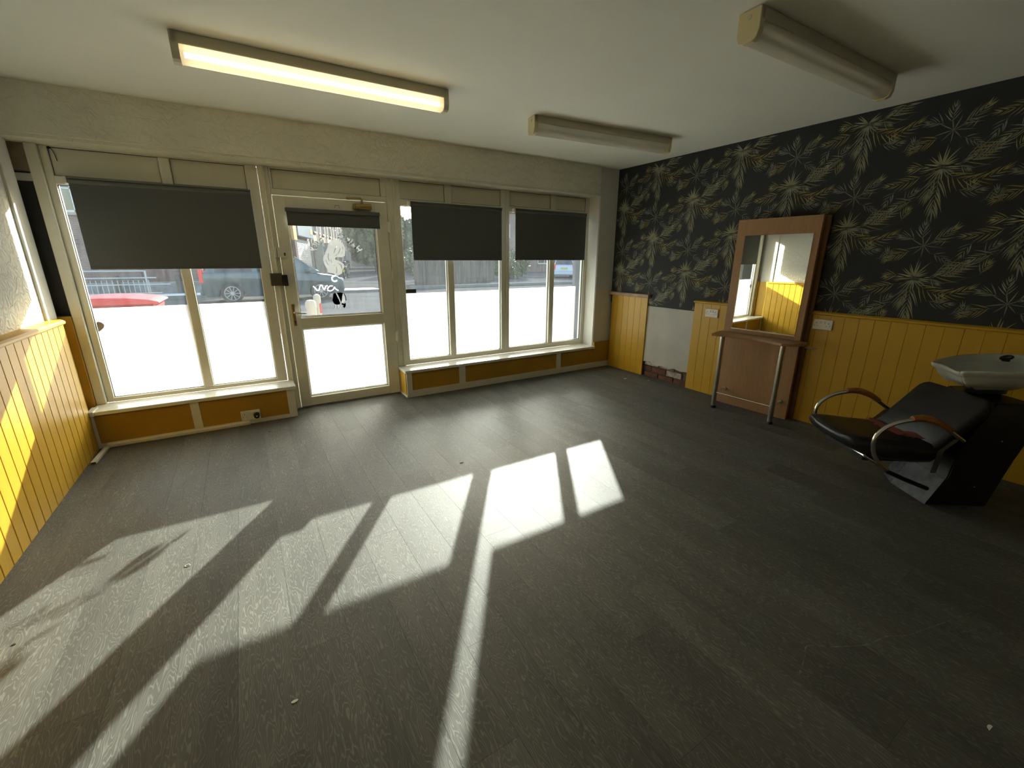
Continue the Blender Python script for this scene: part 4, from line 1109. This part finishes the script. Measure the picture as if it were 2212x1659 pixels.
# side gable house further right of it closes the view above the car
tr = empty('terrace_row', (4.2, 29.8, 0), math.atan2(36.2, 10.8), 'sunlit pink brick terrace with shuttered shop going up the side street', 'building')
obj('wall', B(0, 38, 0, 8, -0.1, 6.2), M['tbrick'], tr, local=True)
bm = nb(); prism(bm, [(-0.35, 6.2), (8.35, 6.2), (4, 8.6)], 0, -0.2, 38.2); obj('roof', bm, M['slate'], tr, local=True)
obj('gutter', B(0, 38, -0.45, -0.3, 6.05, 6.2), M['win_white'], tr, local=True)
sh = obj('shutter', B(1.1, 6.9, -0.10, -0.04, 0.0, 2.75), M['shutter'], tr, local=True, label='white roller shutter')
bm = nb()
for k in range(26): box(bm, 1.1, 6.9, -0.125, -0.10, 0.03 + k * 0.105, 0.10 + k * 0.105, 0.01)
obj('slats', bm, M['shutter'], sh, local=True, kind='stuff')
obj('shop_sign', B(0.9, 7.0, -0.45, -0.08, 2.95, 4.0, 0.02), M['sign_blue'], tr, local=True, label='grey-blue shop sign board')
obj('sign_panel', B(5.6, 6.6, -0.47, -0.44, 3.25, 3.65), M['sign_yellow'], tr, local=True, label='yellow panel on the sign')
obj('shopfront_column', B(0.2, 0.9, -0.3, 0.0, 0.0, 4.2), M['door_dark'], tr, local=True)
obj('orange_board', B(-0.9, 0.1, -0.5, -0.3, 2.6, 5.2), M['orange'], tr, local=True)
for k in range(6):
    s0 = 7.6 + k * 5.0
    obj('front_door', B(s0 + 0.3, s0 + 1.4, -0.06, 0.02, 0.0, 2.6), M['door_dark'], tr, local=True)
    obj('door_surround', B(s0 + 0.05, s0 + 0.3, -0.14, 0.0, 0.0, 3.0), M['sandstone'], tr, local=True)
    obj('door_surround', B(s0 + 1.4, s0 + 1.65, -0.14, 0.0, 0.0, 3.0), M['sandstone'], tr, local=True)
    bm = nb(); prism(bm, [(s0 + 2.1, 0.0), (s0 + 2.6, -0.6), (s0 + 3.9, -0.6), (s0 + 4.4, 0.0)], 2, 0.0, 2.9); obj('bay', bm, M['sandstone'], tr, local=True)
    win(tr, s0 + 2.65, 0.9, 1.2, 1.6, -0.6)
    win(tr, s0 + 2.5, 3.7, 1.4, 1.6, 0.0)
    win(tr, s0 + 0.4, 3.7, 0.9, 1.5, 0.0)
    bm = nb(); cyl(bm, (s0 + 4.75, -0.1, 0.1), (s0 + 4.75, -0.1, 6.1), 0.06, n=8); obj('drainpipe', bm, M['win_white'], tr, local=True)
for k in range(2): win(tr, 1.2 + 3 * k, 4.35, 1.5, 1.4, 0.0)

# railings and low wall opposite
rl = empty('railing', (-2.2, 17.3, 0), 0, 'grey metal double railing with a mesh panel in front of the brick house', 'railing')
for zz in (0.93, 0.68):
    bm = nb(); cyl(bm, (-6.5, 17.3, zz), (-2.0 + (0.3 if zz < .8 else 0), 17.3, zz), 0.028, n=10); obj('rail', bm, M['iron'], rl)
for k in range(3):
    xx = -6.4 + k * 2.2
    bm = nb(); cyl(bm, (xx, 17.3, -0.03), (xx, 17.3, 0.95), 0.035, n=10); obj('post', bm, M['iron'], rl)
bm = nb()
for k in range(30): box(bm, -6.3 + k * 0.15, -6.28 + k * 0.15, 17.25, 17.27, 0.05, 0.6)
box(bm, -6.4, -1.3, 17.24, 17.28, 0.42, 0.46); box(bm, -6.4, -1.6, 17.24, 17.28, 0.1, 0.14)
obj('mesh_panel', bm, M['iron'], rl, kind='stuff')
for xx, hh, lb in ((-3.0, 0.75, 'dark timber post standing right behind the grey railing'), (-1.15, 0.75, 'dark timber post just right of the grey railing end'), (0.15, 0.8, 'dark timber post nearest the teal car')):
    tag(obj('timber_post', B(xx, xx + 0.16, 17.55, 17.7, -0.03, hh, 0.01), M['dark_wood']), lb, 'post', 'dark timber posts across the road')
tag(obj('garden_wall', B(-12, 2.0, 18.1, 18.35, -0.03, 0.48, 0.02), M['stonewall']), 'low grey stone wall along the far pavement', 'wall')

# red wheelie bin
wb = empty('wheelie_bin', (-0.35, 3.0, -0.012), 0, 'red lidded wheelie bin standing just outside the left window', 'bin')
M['red'] = mat('red_bin_plastic', (0.34, 0.035, 0.04), 0.45, spec=0.3)
bm = nb()
v0 = [(-0.70, 2.72), (0.08, 2.72), (0.08, 3.36), (-0.70, 3.36)]; v1 = [(-0.76, 2.66), (0.16, 2.66), (0.16, 3.42), (-0.76, 3.42)]
A = [bm.verts.new((a, b, 0.05)) for a, b in v0]; Bv = [bm.verts.new((a, b, 0.86)) for a, b in v1]
for k in range(4): bm.faces.new((A[k], A[(k + 1) % 4], Bv[(k + 1) % 4], Bv[k]))
bm.faces.new(A[::-1]); bm.faces.new(Bv)
bmesh.ops.bevel(bm, geom=bm.edges[:], offset=0.03, segments=2, affect='EDGES')
o = obj('body', bm, M['red'], wb); smooth_by_angle(o)
bm = nb(); pr = [(-0.80, 0.865), (-0.80, 0.905), (-0.60, 0.935), (-0.35, 0.95), (-0.1, 0.940), (0.10, 0.915), (0.20, 0.885), (0.20, 0.862)]
prism(bm, pr, 1, 2.62, 3.45, 0.012, 2); o = obj('lid', bm, M['red'], wb, label='domed red lid'); smooth_by_angle(o)
for yy in (2.78, 3.30):
    bm = nb(); cyl(bm, (-0.70, yy - 0.03, 0.09), (-0.70, yy + 0.03, 0.09), 0.1, n=18); obj('wheel', bm, M['black_rubber'], wb)

# bollards
M['bollard'] = mat('pale_bollard', (0.26, 0.25, 0.215), 0.55, vary=0.1)
def bollard(label, x, y, h, r, band):
    t = empty('bollard', (x, y, -0.012), 0, label, 'bollard', 'pale bollards on the pavement')
    bm = nb(); pr = [(r, -0.012), (r, h - 0.1), (r * 1.12, h - 0.1), (r * 1.12, h - 0.03), (r * 0.8, h), (0.001, h + 0.012)]
    n = 24; rg = []
    for (a, b) in pr: rg.append([bm.verts.new((x + a * math.cos(2 * PI * k / n), y + a * math.sin(2 * PI * k / n), b)) for k in range(n)])
    for j in range(len(rg) - 1):
        for k in range(n): bm.faces.new((rg[j][k], rg[j][(k + 1) % n], rg[j + 1][(k + 1) % n], rg[j + 1][k]))
    o = obj('post', bm, M['bollard'], t); smooth_by_angle(o)
    if band:
        bm = nb(); box(bm, x + r * 0.35, x + r * 1.02, y - r * 1.0, y - r * 0.5, h - 0.26, h - 0.12, 0.005); obj('reflector', bm, M['red'], t, label='red reflector strip')
bollard('slim pale bollard with red reflector seen through the door', 1.99, 2.60, 0.90, 0.045, True)
bollard('wider stone-coloured bollard seen through the door, left of the slim one', 1.86, 2.25, 0.855, 0.062, False)

# cars
def car(label, x, y, rz, L, Wd, Hh, paint, sc_=1.0):
    t = empty('car', (x, y, -0.035), rz, label, 'car')
    # profile along +x = front
    body = [(-L / 2 + 0.05, 0.32), (-L / 2, 0.55), (-L / 2 + 0.02, 0.88), (-L / 2 + 0.12, 0.98), (L * 0.18, 0.98), (L / 2 - 0.25, 0.84), (L / 2 - 0.03, 0.66), (L / 2, 0.40), (L / 2 - 0.06, 0.24)]
    # wheel arches cut from underside
    und = []
    for cx in (L * 0.31, -L * 0.31):
        for k in range(9):
            a = k / 8 * PI; und.append((cx + 0.37 * math.cos(a), 0.22 + 0.40 * math.sin(a)))
    bm = nb(); prism(bm, body + und + [(-L / 2 + 0.1, 0.22)], 1, -Wd / 2, Wd / 2, 0.03, 2)
    o = obj('body', bm, paint, t, local=True); smooth_by_angle(o, 40)
    # greenhouse
    bm = nb(); gh = [(-L / 2 + 0.14, 0.97), (-L / 2 + 0.38, Hh - 0.06), (-L / 2 + 0.7, Hh), (L * 0.02, Hh), (L * 0.12, Hh - 0.06), (L * 0.33, 0.94)]
    w1_, w2_ = Wd / 2 - 0.06, Wd / 2 - 0.24
    def hw_(z): return w1_ + (w2_ - w1_) * (z - 0.95) / (Hh - 0.95)
    A = [bm.verts.new((a, -hw_(b), b)) for a, b in gh]; Bv = [bm.verts.new((a, hw_(b), b)) for a, b in gh]; n = len(gh)
    for k in range(n - 1): bm.faces.new((A[k], A[k + 1], Bv[k + 1], Bv[k]))
    bm.faces.new(A[::-1]); bm.faces.new(Bv)
    o = obj('roof', bm, paint, t, local=True); smooth_by_angle(o, 30)
    for s in (-1, 1):
        for (a, b, c_, d_) in ((-L / 2 + 0.42, -L * 0.16, -L * 0.14, 0), (-L * 0.13, L * 0.05, L * 0.14, 0)):
            pts = [(a, 1.0), (a + 0.12 if a < -1 else a, Hh - 0.12), (b, Hh - 0.12), (b + (0.32 if b > 0 else 0.0), 1.0)]
            bm = nb(); vs = [bm.verts.new((p, s * (hw_(q) + 0.006), q)) for p, q in pts]; bm.faces.new(vs); bmesh.ops.solidify(bm, geom=bm.faces[:], thickness=0.004)
            obj('side_window', bm, M['car_glass'], t, local=True)
    bm = nb(); za, zb2 = 1.0, Hh - 0.1
    vs = [bm.verts.new(q) for q in ((L * 0.31, -hw_(za) + .05, za), (L * 0.31, hw_(za) - .05, za), (L * 0.145, hw_(zb2) - .05, zb2), (L * 0.145, -hw_(zb2) + .05, zb2))]
    bm.faces.new(vs); bmesh.ops.translate(bm, verts=bm.verts, vec=(0.03, 0, 0.012)); bmesh.ops.solidify(bm, geom=bm.faces[:], thickness=0.004)
    obj('windscreen', bm, M['car_glass'], t, local=True)
    bm = nb(); vs = [bm.verts.new(q) for q in ((-L / 2 + 0.16, -hw_(za) + .08, za + .04), (-L / 2 + 0.16, hw_(za) - .08, za + .04), (-L / 2 + 0.36, hw_(zb2) - .06, zb2), (-L / 2 + 0.36, -hw_(zb2) + .06, zb2))]
    bm.faces.new(vs); bmesh.ops.translate(bm, verts=bm.verts, vec=(-0.03, 0, 0.01)); bmesh.ops.solidify(bm, geom=bm.faces[:], thickness=0.004)
    obj('rear_window', bm, M['car_glass'], t, local=True)
    for cx in (L * 0.31, -L * 0.31):
        for s in (-1, 1):
            yy = s * (Wd / 2 - 0.1)
            bm = nb(); cyl(bm, (cx, yy - 0.1, 0.32), (cx, yy + 0.1, 0.32), 0.32, n=28)
            wh = obj('wheel', bm, M['black_rubber'], t, local=True); smooth_by_angle(wh)
            bm = nb(); yo = yy + s * 0.103
            cyl(bm, (cx, yo, 0.32), (cx, yo + s * 0.012, 0.32), 0.06, n=12)
            for k in range(10):
                a = 2 * PI * k / 10; tube(bm, [(cx + 0.05 * math.cos(a), yo, 0.32 + 0.05 * math.sin(a)), (cx + 0.21 * math.cos(a), yo, 0.32 + 0.21 * math.sin(a))], 0.014, 4)
            tube(bm, [(cx + 0.22 * math.cos(a), yo, 0.32 + 0.22 * math.sin(a)) for a in [2 * PI * k / 24 for k in range(24)]], 0.014, 5, closed=True)
            obj('alloy', bm, M['iron'], wh, local=True)
    for s in (-1, 1):
        obj('tail_light', B(-L / 2 - 0.012, -L / 2 + 0.10, s * (Wd / 2 - 0.09) - 0.100, s * (Wd / 2 - 0.09) + 0.100, 0.66, 1.10, 0.02), M['tail'], t, local=True)
        obj('headlight', B(L / 2 - 0.32, L / 2 - 0.02, s * (Wd / 2 - 0.15) - 0.14, s * (Wd / 2 - 0.15) + 0.14, 0.62, 0.76, 0.03), M['win_white'], t, local=True)
        obj('wing_mirror', B(L * 0.2, L * 0.25, s * (Wd / 2 + 0.09) - 0.08, s * (Wd / 2 + 0.09) + 0.08, 0.98, 1.10, 0.02), paint, t, local=True)
    obj('number_plate', B(-L / 2 - 0.022, -L / 2 - 0.004, -0.26, 0.26, 0.70, 0.82), M['sign_yellow'], t, local=True)
    obj('rear_bumper', B(-L / 2 - 0.05, -L / 2 + 0.2, -Wd / 2 + 0.02, Wd / 2 - 0.02, 0.28, 0.5, 0.04, 2), paint, t, local=True)
    return t
M['tail'] = mat('red_tail_light', (0.7, 0.02, 0.03), 0.25)
M['teal_paint'] = mat('dark_teal_car_paint', (0.030, 0.052, 0.06), 0.35, metal=0.0, coat=0.25)
M['white_paint'] = mat('pale_blue_white_car_paint', (0.34, 0.38, 0.44), 0.35, coat=0.3)
M['grey_paint'] = mat('silver_car_paint', (0.4, 0.42, 0.44), 0.3, metal=0.4, coat=0.5)
car('dark teal estate car parked across the road behind the door and left window', 2.15, 13.7, R(-2), 4.35, 1.75, 1.60, M['teal_paint'])
car('pale hatchback seen from behind through the rightmost window', 23.8, 24.8, R(55), 3.9, 1.7, 1.5, M['white_paint'])
car('small silver car far up the side street', 19.0, 62.0, R(75), 4.1, 1.75, 1.45, M['grey_paint'])

# motorcycle
mc = empty('motorcycle', (7.9, 31.0, -0.035), R(68), 'black parked motorcycle with yellow plate seen through the door', 'motorcycle')
for xx in (-0.68, 0.72):
    bm = nb(); tube(bm, [(xx + 0.28 * math.cos(a), 0, 0.31 + 0.28 * math.sin(a)) for a in [2 * PI * k / 24 for k in range(24)]], 0.055, 8, closed=True); o = obj('wheel', bm, M['black_rubber'], mc, local=True)
    bm = nb(); cyl(bm, (xx, -0.05, 0.31), (xx, 0.05, 0.31), 0.05, n=10)
    for k in range(6): a = 2 * PI * k / 6; tube(bm, [(xx, 0, 0.31), (xx + 0.25 * math.cos(a), 0, 0.31 + 0.25 * math.sin(a))], 0.01, 4)
    obj('spokes', bm, M['iron'], o, local=True)
bm = nb(); prism(bm, [(-0.35, 0.35), (-0.45, 0.62), (-0.95, 0.80), (-0.95, 0.92), (-0.2, 0.86), (0.05, 1.02), (0.42, 1.0), (0.55, 0.85), (0.35, 0.35)], 1, -0.15, 0.15, 0.04, 2); obj('fairing', bm, M['black_plastic'], mc, local=True)
bm = nb(); prism(bm, [(0.45, 0.9), (0.62, 0.95), (0.48, 1.35), (0.42, 1.3)], 1, -0.2, 0.2, 0.02, 1); obj('screen', bm, M['car_glass'], mc, local=True)
bm = nb(); tube(bm, [(0.35, -0.38, 1.08), (0.42, -0.1, 1.1), (0.42, 0.1, 1.1), (0.35, 0.38, 1.08)], 0.02, 6); tube(bm, [(0.42, 0.1, 1.05), (0.72, 0.1, 0.31)], 0.03, 6); tube(bm, [(0.42, -0.1, 1.05), (0.72, -0.1, 0.31)], 0.03, 6); obj('fork', bm, M['iron'], mc, local=True)
obj('number_plate', B(-1.04, -1.02, -0.11, 0.11, 0.48, 0.68), M['sign_yellow'], mc, local=True)
obj('top_box', B(-1.08, -0.68, -0.22, 0.22, 0.92, 1.24, 0.05, 2), M['black_plastic'], mc, local=True)

# fence and hedge to the right
M['leaf'] = mat('hedge_leaf', (0.06, 0.10, 0.035), 0.6, vary=0.3, vscale=3)
M['leaf2'] = mat('tree_leaf', (0.11, 0.14, 0.05), 0.6, vary=0.3, vscale=2)
M['bark'] = mat('bark', (0.09, 0.07, 0.05), 0.9)
fc = empty('timber_fence', (8.6, 17.3, -0.035), math.atan2(5.0, 7.4), 'weathered upright board fence behind the two right windows', 'fence')
fb = nb(); box(fb, 0, 0.135, -0.012, 0.012, 0.05, 1.62); fb0 = obj('board', fb, M['dark_wood'], fc, local=True)
for k in range(60):
    o = fb0 if k == 0 else dup(fb0, (0, 0, 0), fc)
    o.location = (k * 0.146, rnd.uniform(-.01, .01), rnd.uniform(-.02, .02))
for zz in (0.4, 1.3): obj('rail', B(0, 8.8, 0.012, 0.06, zz, zz + 0.08), M['dark_wood'], fc, local=True)
for k in range(5): obj('post', B(k * 2.15, k * 2.15 + 0.1, 0.015, 0.11, 0.0, 1.7), M['dark_wood'], fc, local=True)
tag(obj('plinth_wall', B(8.0, 24, 16.6, 16.85, -0.035, 0.12, 0.02), M['kerb']), 'low pale kerb wall in front of the fence', 'wall')

def crown(bm, c, rad, n, s):
    for k in range(n):
        v = Vector((rnd.gauss(0, 1), rnd.gauss(0, 1), rnd.gauss(0, 1))).normalized() * rnd.uniform(0.55, 1.0)
        p = Vector(c) + Vector((v.x * rad[0], v.y * rad[1], v.z * rad[2]))
        a = Vector((rnd.uniform(-1, 1), rnd.uniform(-1, 1), rnd.uniform(-1, 1))).normalized() * s * rnd.uniform(.6, 1.2)
        b = a.cross(Vector((rnd.uniform(-1, 1), rnd.uniform(-1, 1), rnd.uniform(-1, 1)))).normalized() * s * 0.5
        vs = [bm.verts.new(p + q) for q in (-a, b, a, -b)]; bm.faces.new(vs)
    return bm
def shrub(label, c, rad, n, s, name='bush', mt='leaf', trunk=None, cat='bush', group=None):
    t = empty(name, (c[0], c[1], -0.035), 0, label, cat, group)
    o = obj('foliage', crown(nb(), c, rad, n, s), M[mt], t, kind='stuff', recalc=False)
    bm = nb(); tube(bm, [(c[0], c[1], -0.03), (c[0] + .1, c[1], c[2] * 0.5), (c[0], c[1], c[2])], trunk or 0.06, 6); obj('trunk', bm, M['bark'], t)
    return t
shrub('leafy hedge rising over the fence behind the second right window', (15.0, 23.8, 1.2), (1.6, 0.9, 1.3), 2600, 0.12)
shrub('flowering hedge left of the pale hatchback', (18.6, 24.6, 1.0), (1.7, 0.9, 1.15), 2600, 0.12)
shrub('dark bush at the left end of the timber fence', (10.6, 20.9, 1.2), (1.4, 0.8, 1.2), 1800, 0.12)
shrub('tall green tree beyond the side street, right of the terrace', (13.6, 44, 4.0), (3.0, 3.0, 3.4), 5200, 0.34, 'tree', 'leaf2', 0.22, 'tree', 'trees beyond the side street')
shrub('broad dark tree behind the parked cars up the street', (18.2, 52, 3.2), (3.8, 3.0, 3.2), 6000, 0.36, 'tree', 'leaf', 0.24, 'tree', 'trees beyond the side street')
shrub('farthest tree standing at the end of the side street', (21, 72, 4.8), (7, 4, 4.6), 7000, 0.5, 'tree', 'leaf2', 0.28, 'tree', 'trees beyond the side street')

fh = empty('sky_screen_house', (22, 92, 0), 0, 'added distant brick house screening bright sky at the end of the side street', 'house')  # added to cover the very bright sky behind the trees
obj('wall', B(-16, 16, 0.0, 8, -0.1, 6.5), M['ebrick'], fh, local=True)
bm = nb(); prism(bm, [(-0.3, 6.5), (8.3, 6.5), (4, 9.5)], 0, -16.3, 16.3); obj('roof', bm, M['slate'], fh, local=True)
for xx in (-12, -6, 0, 6, 12): win(fh, xx, 3.6, 1.4, 1.5, 0.0)
shrub('dense dark tree standing right of the small silver car', (25.5, 58, 4.0), (4.5, 3.5, 4.0), 6000, 0.42, 'tree', 'leaf', 0.24, 'tree', 'trees beyond the side street')

dh = empty('sky_screen_row', (20, 41, 0), math.radians(-8), 'long added row of distant brick houses screening bright sky behind the timber fence', 'building')  # added so the gaps beside the right blinds don't show bright sky
obj('wall', B(0, 46, 0.0, 8, -0.1, 6.6), M['ebrick'], dh, local=True)
bm = nb(); prism(bm, [(-0.3, 6.6), (8.3, 6.6), (4, 9.4)], 0, -0.3, 46.3); obj('roof', bm, M['slate'], dh, local=True)
for k in range(9): win(dh, 1.5 + 5 * k, 3.8, 1.4, 1.4, 0.0); win(dh, 1.5 + 5 * k, 0.9, 1.8, 1.5, 0.0)
for k in range(4): obj('chimney', B(4 + 11 * k, 5.2 + 11 * k, 3.4, 4.4, 8.6, 10.6), M['ebrick'], dh, local=True)
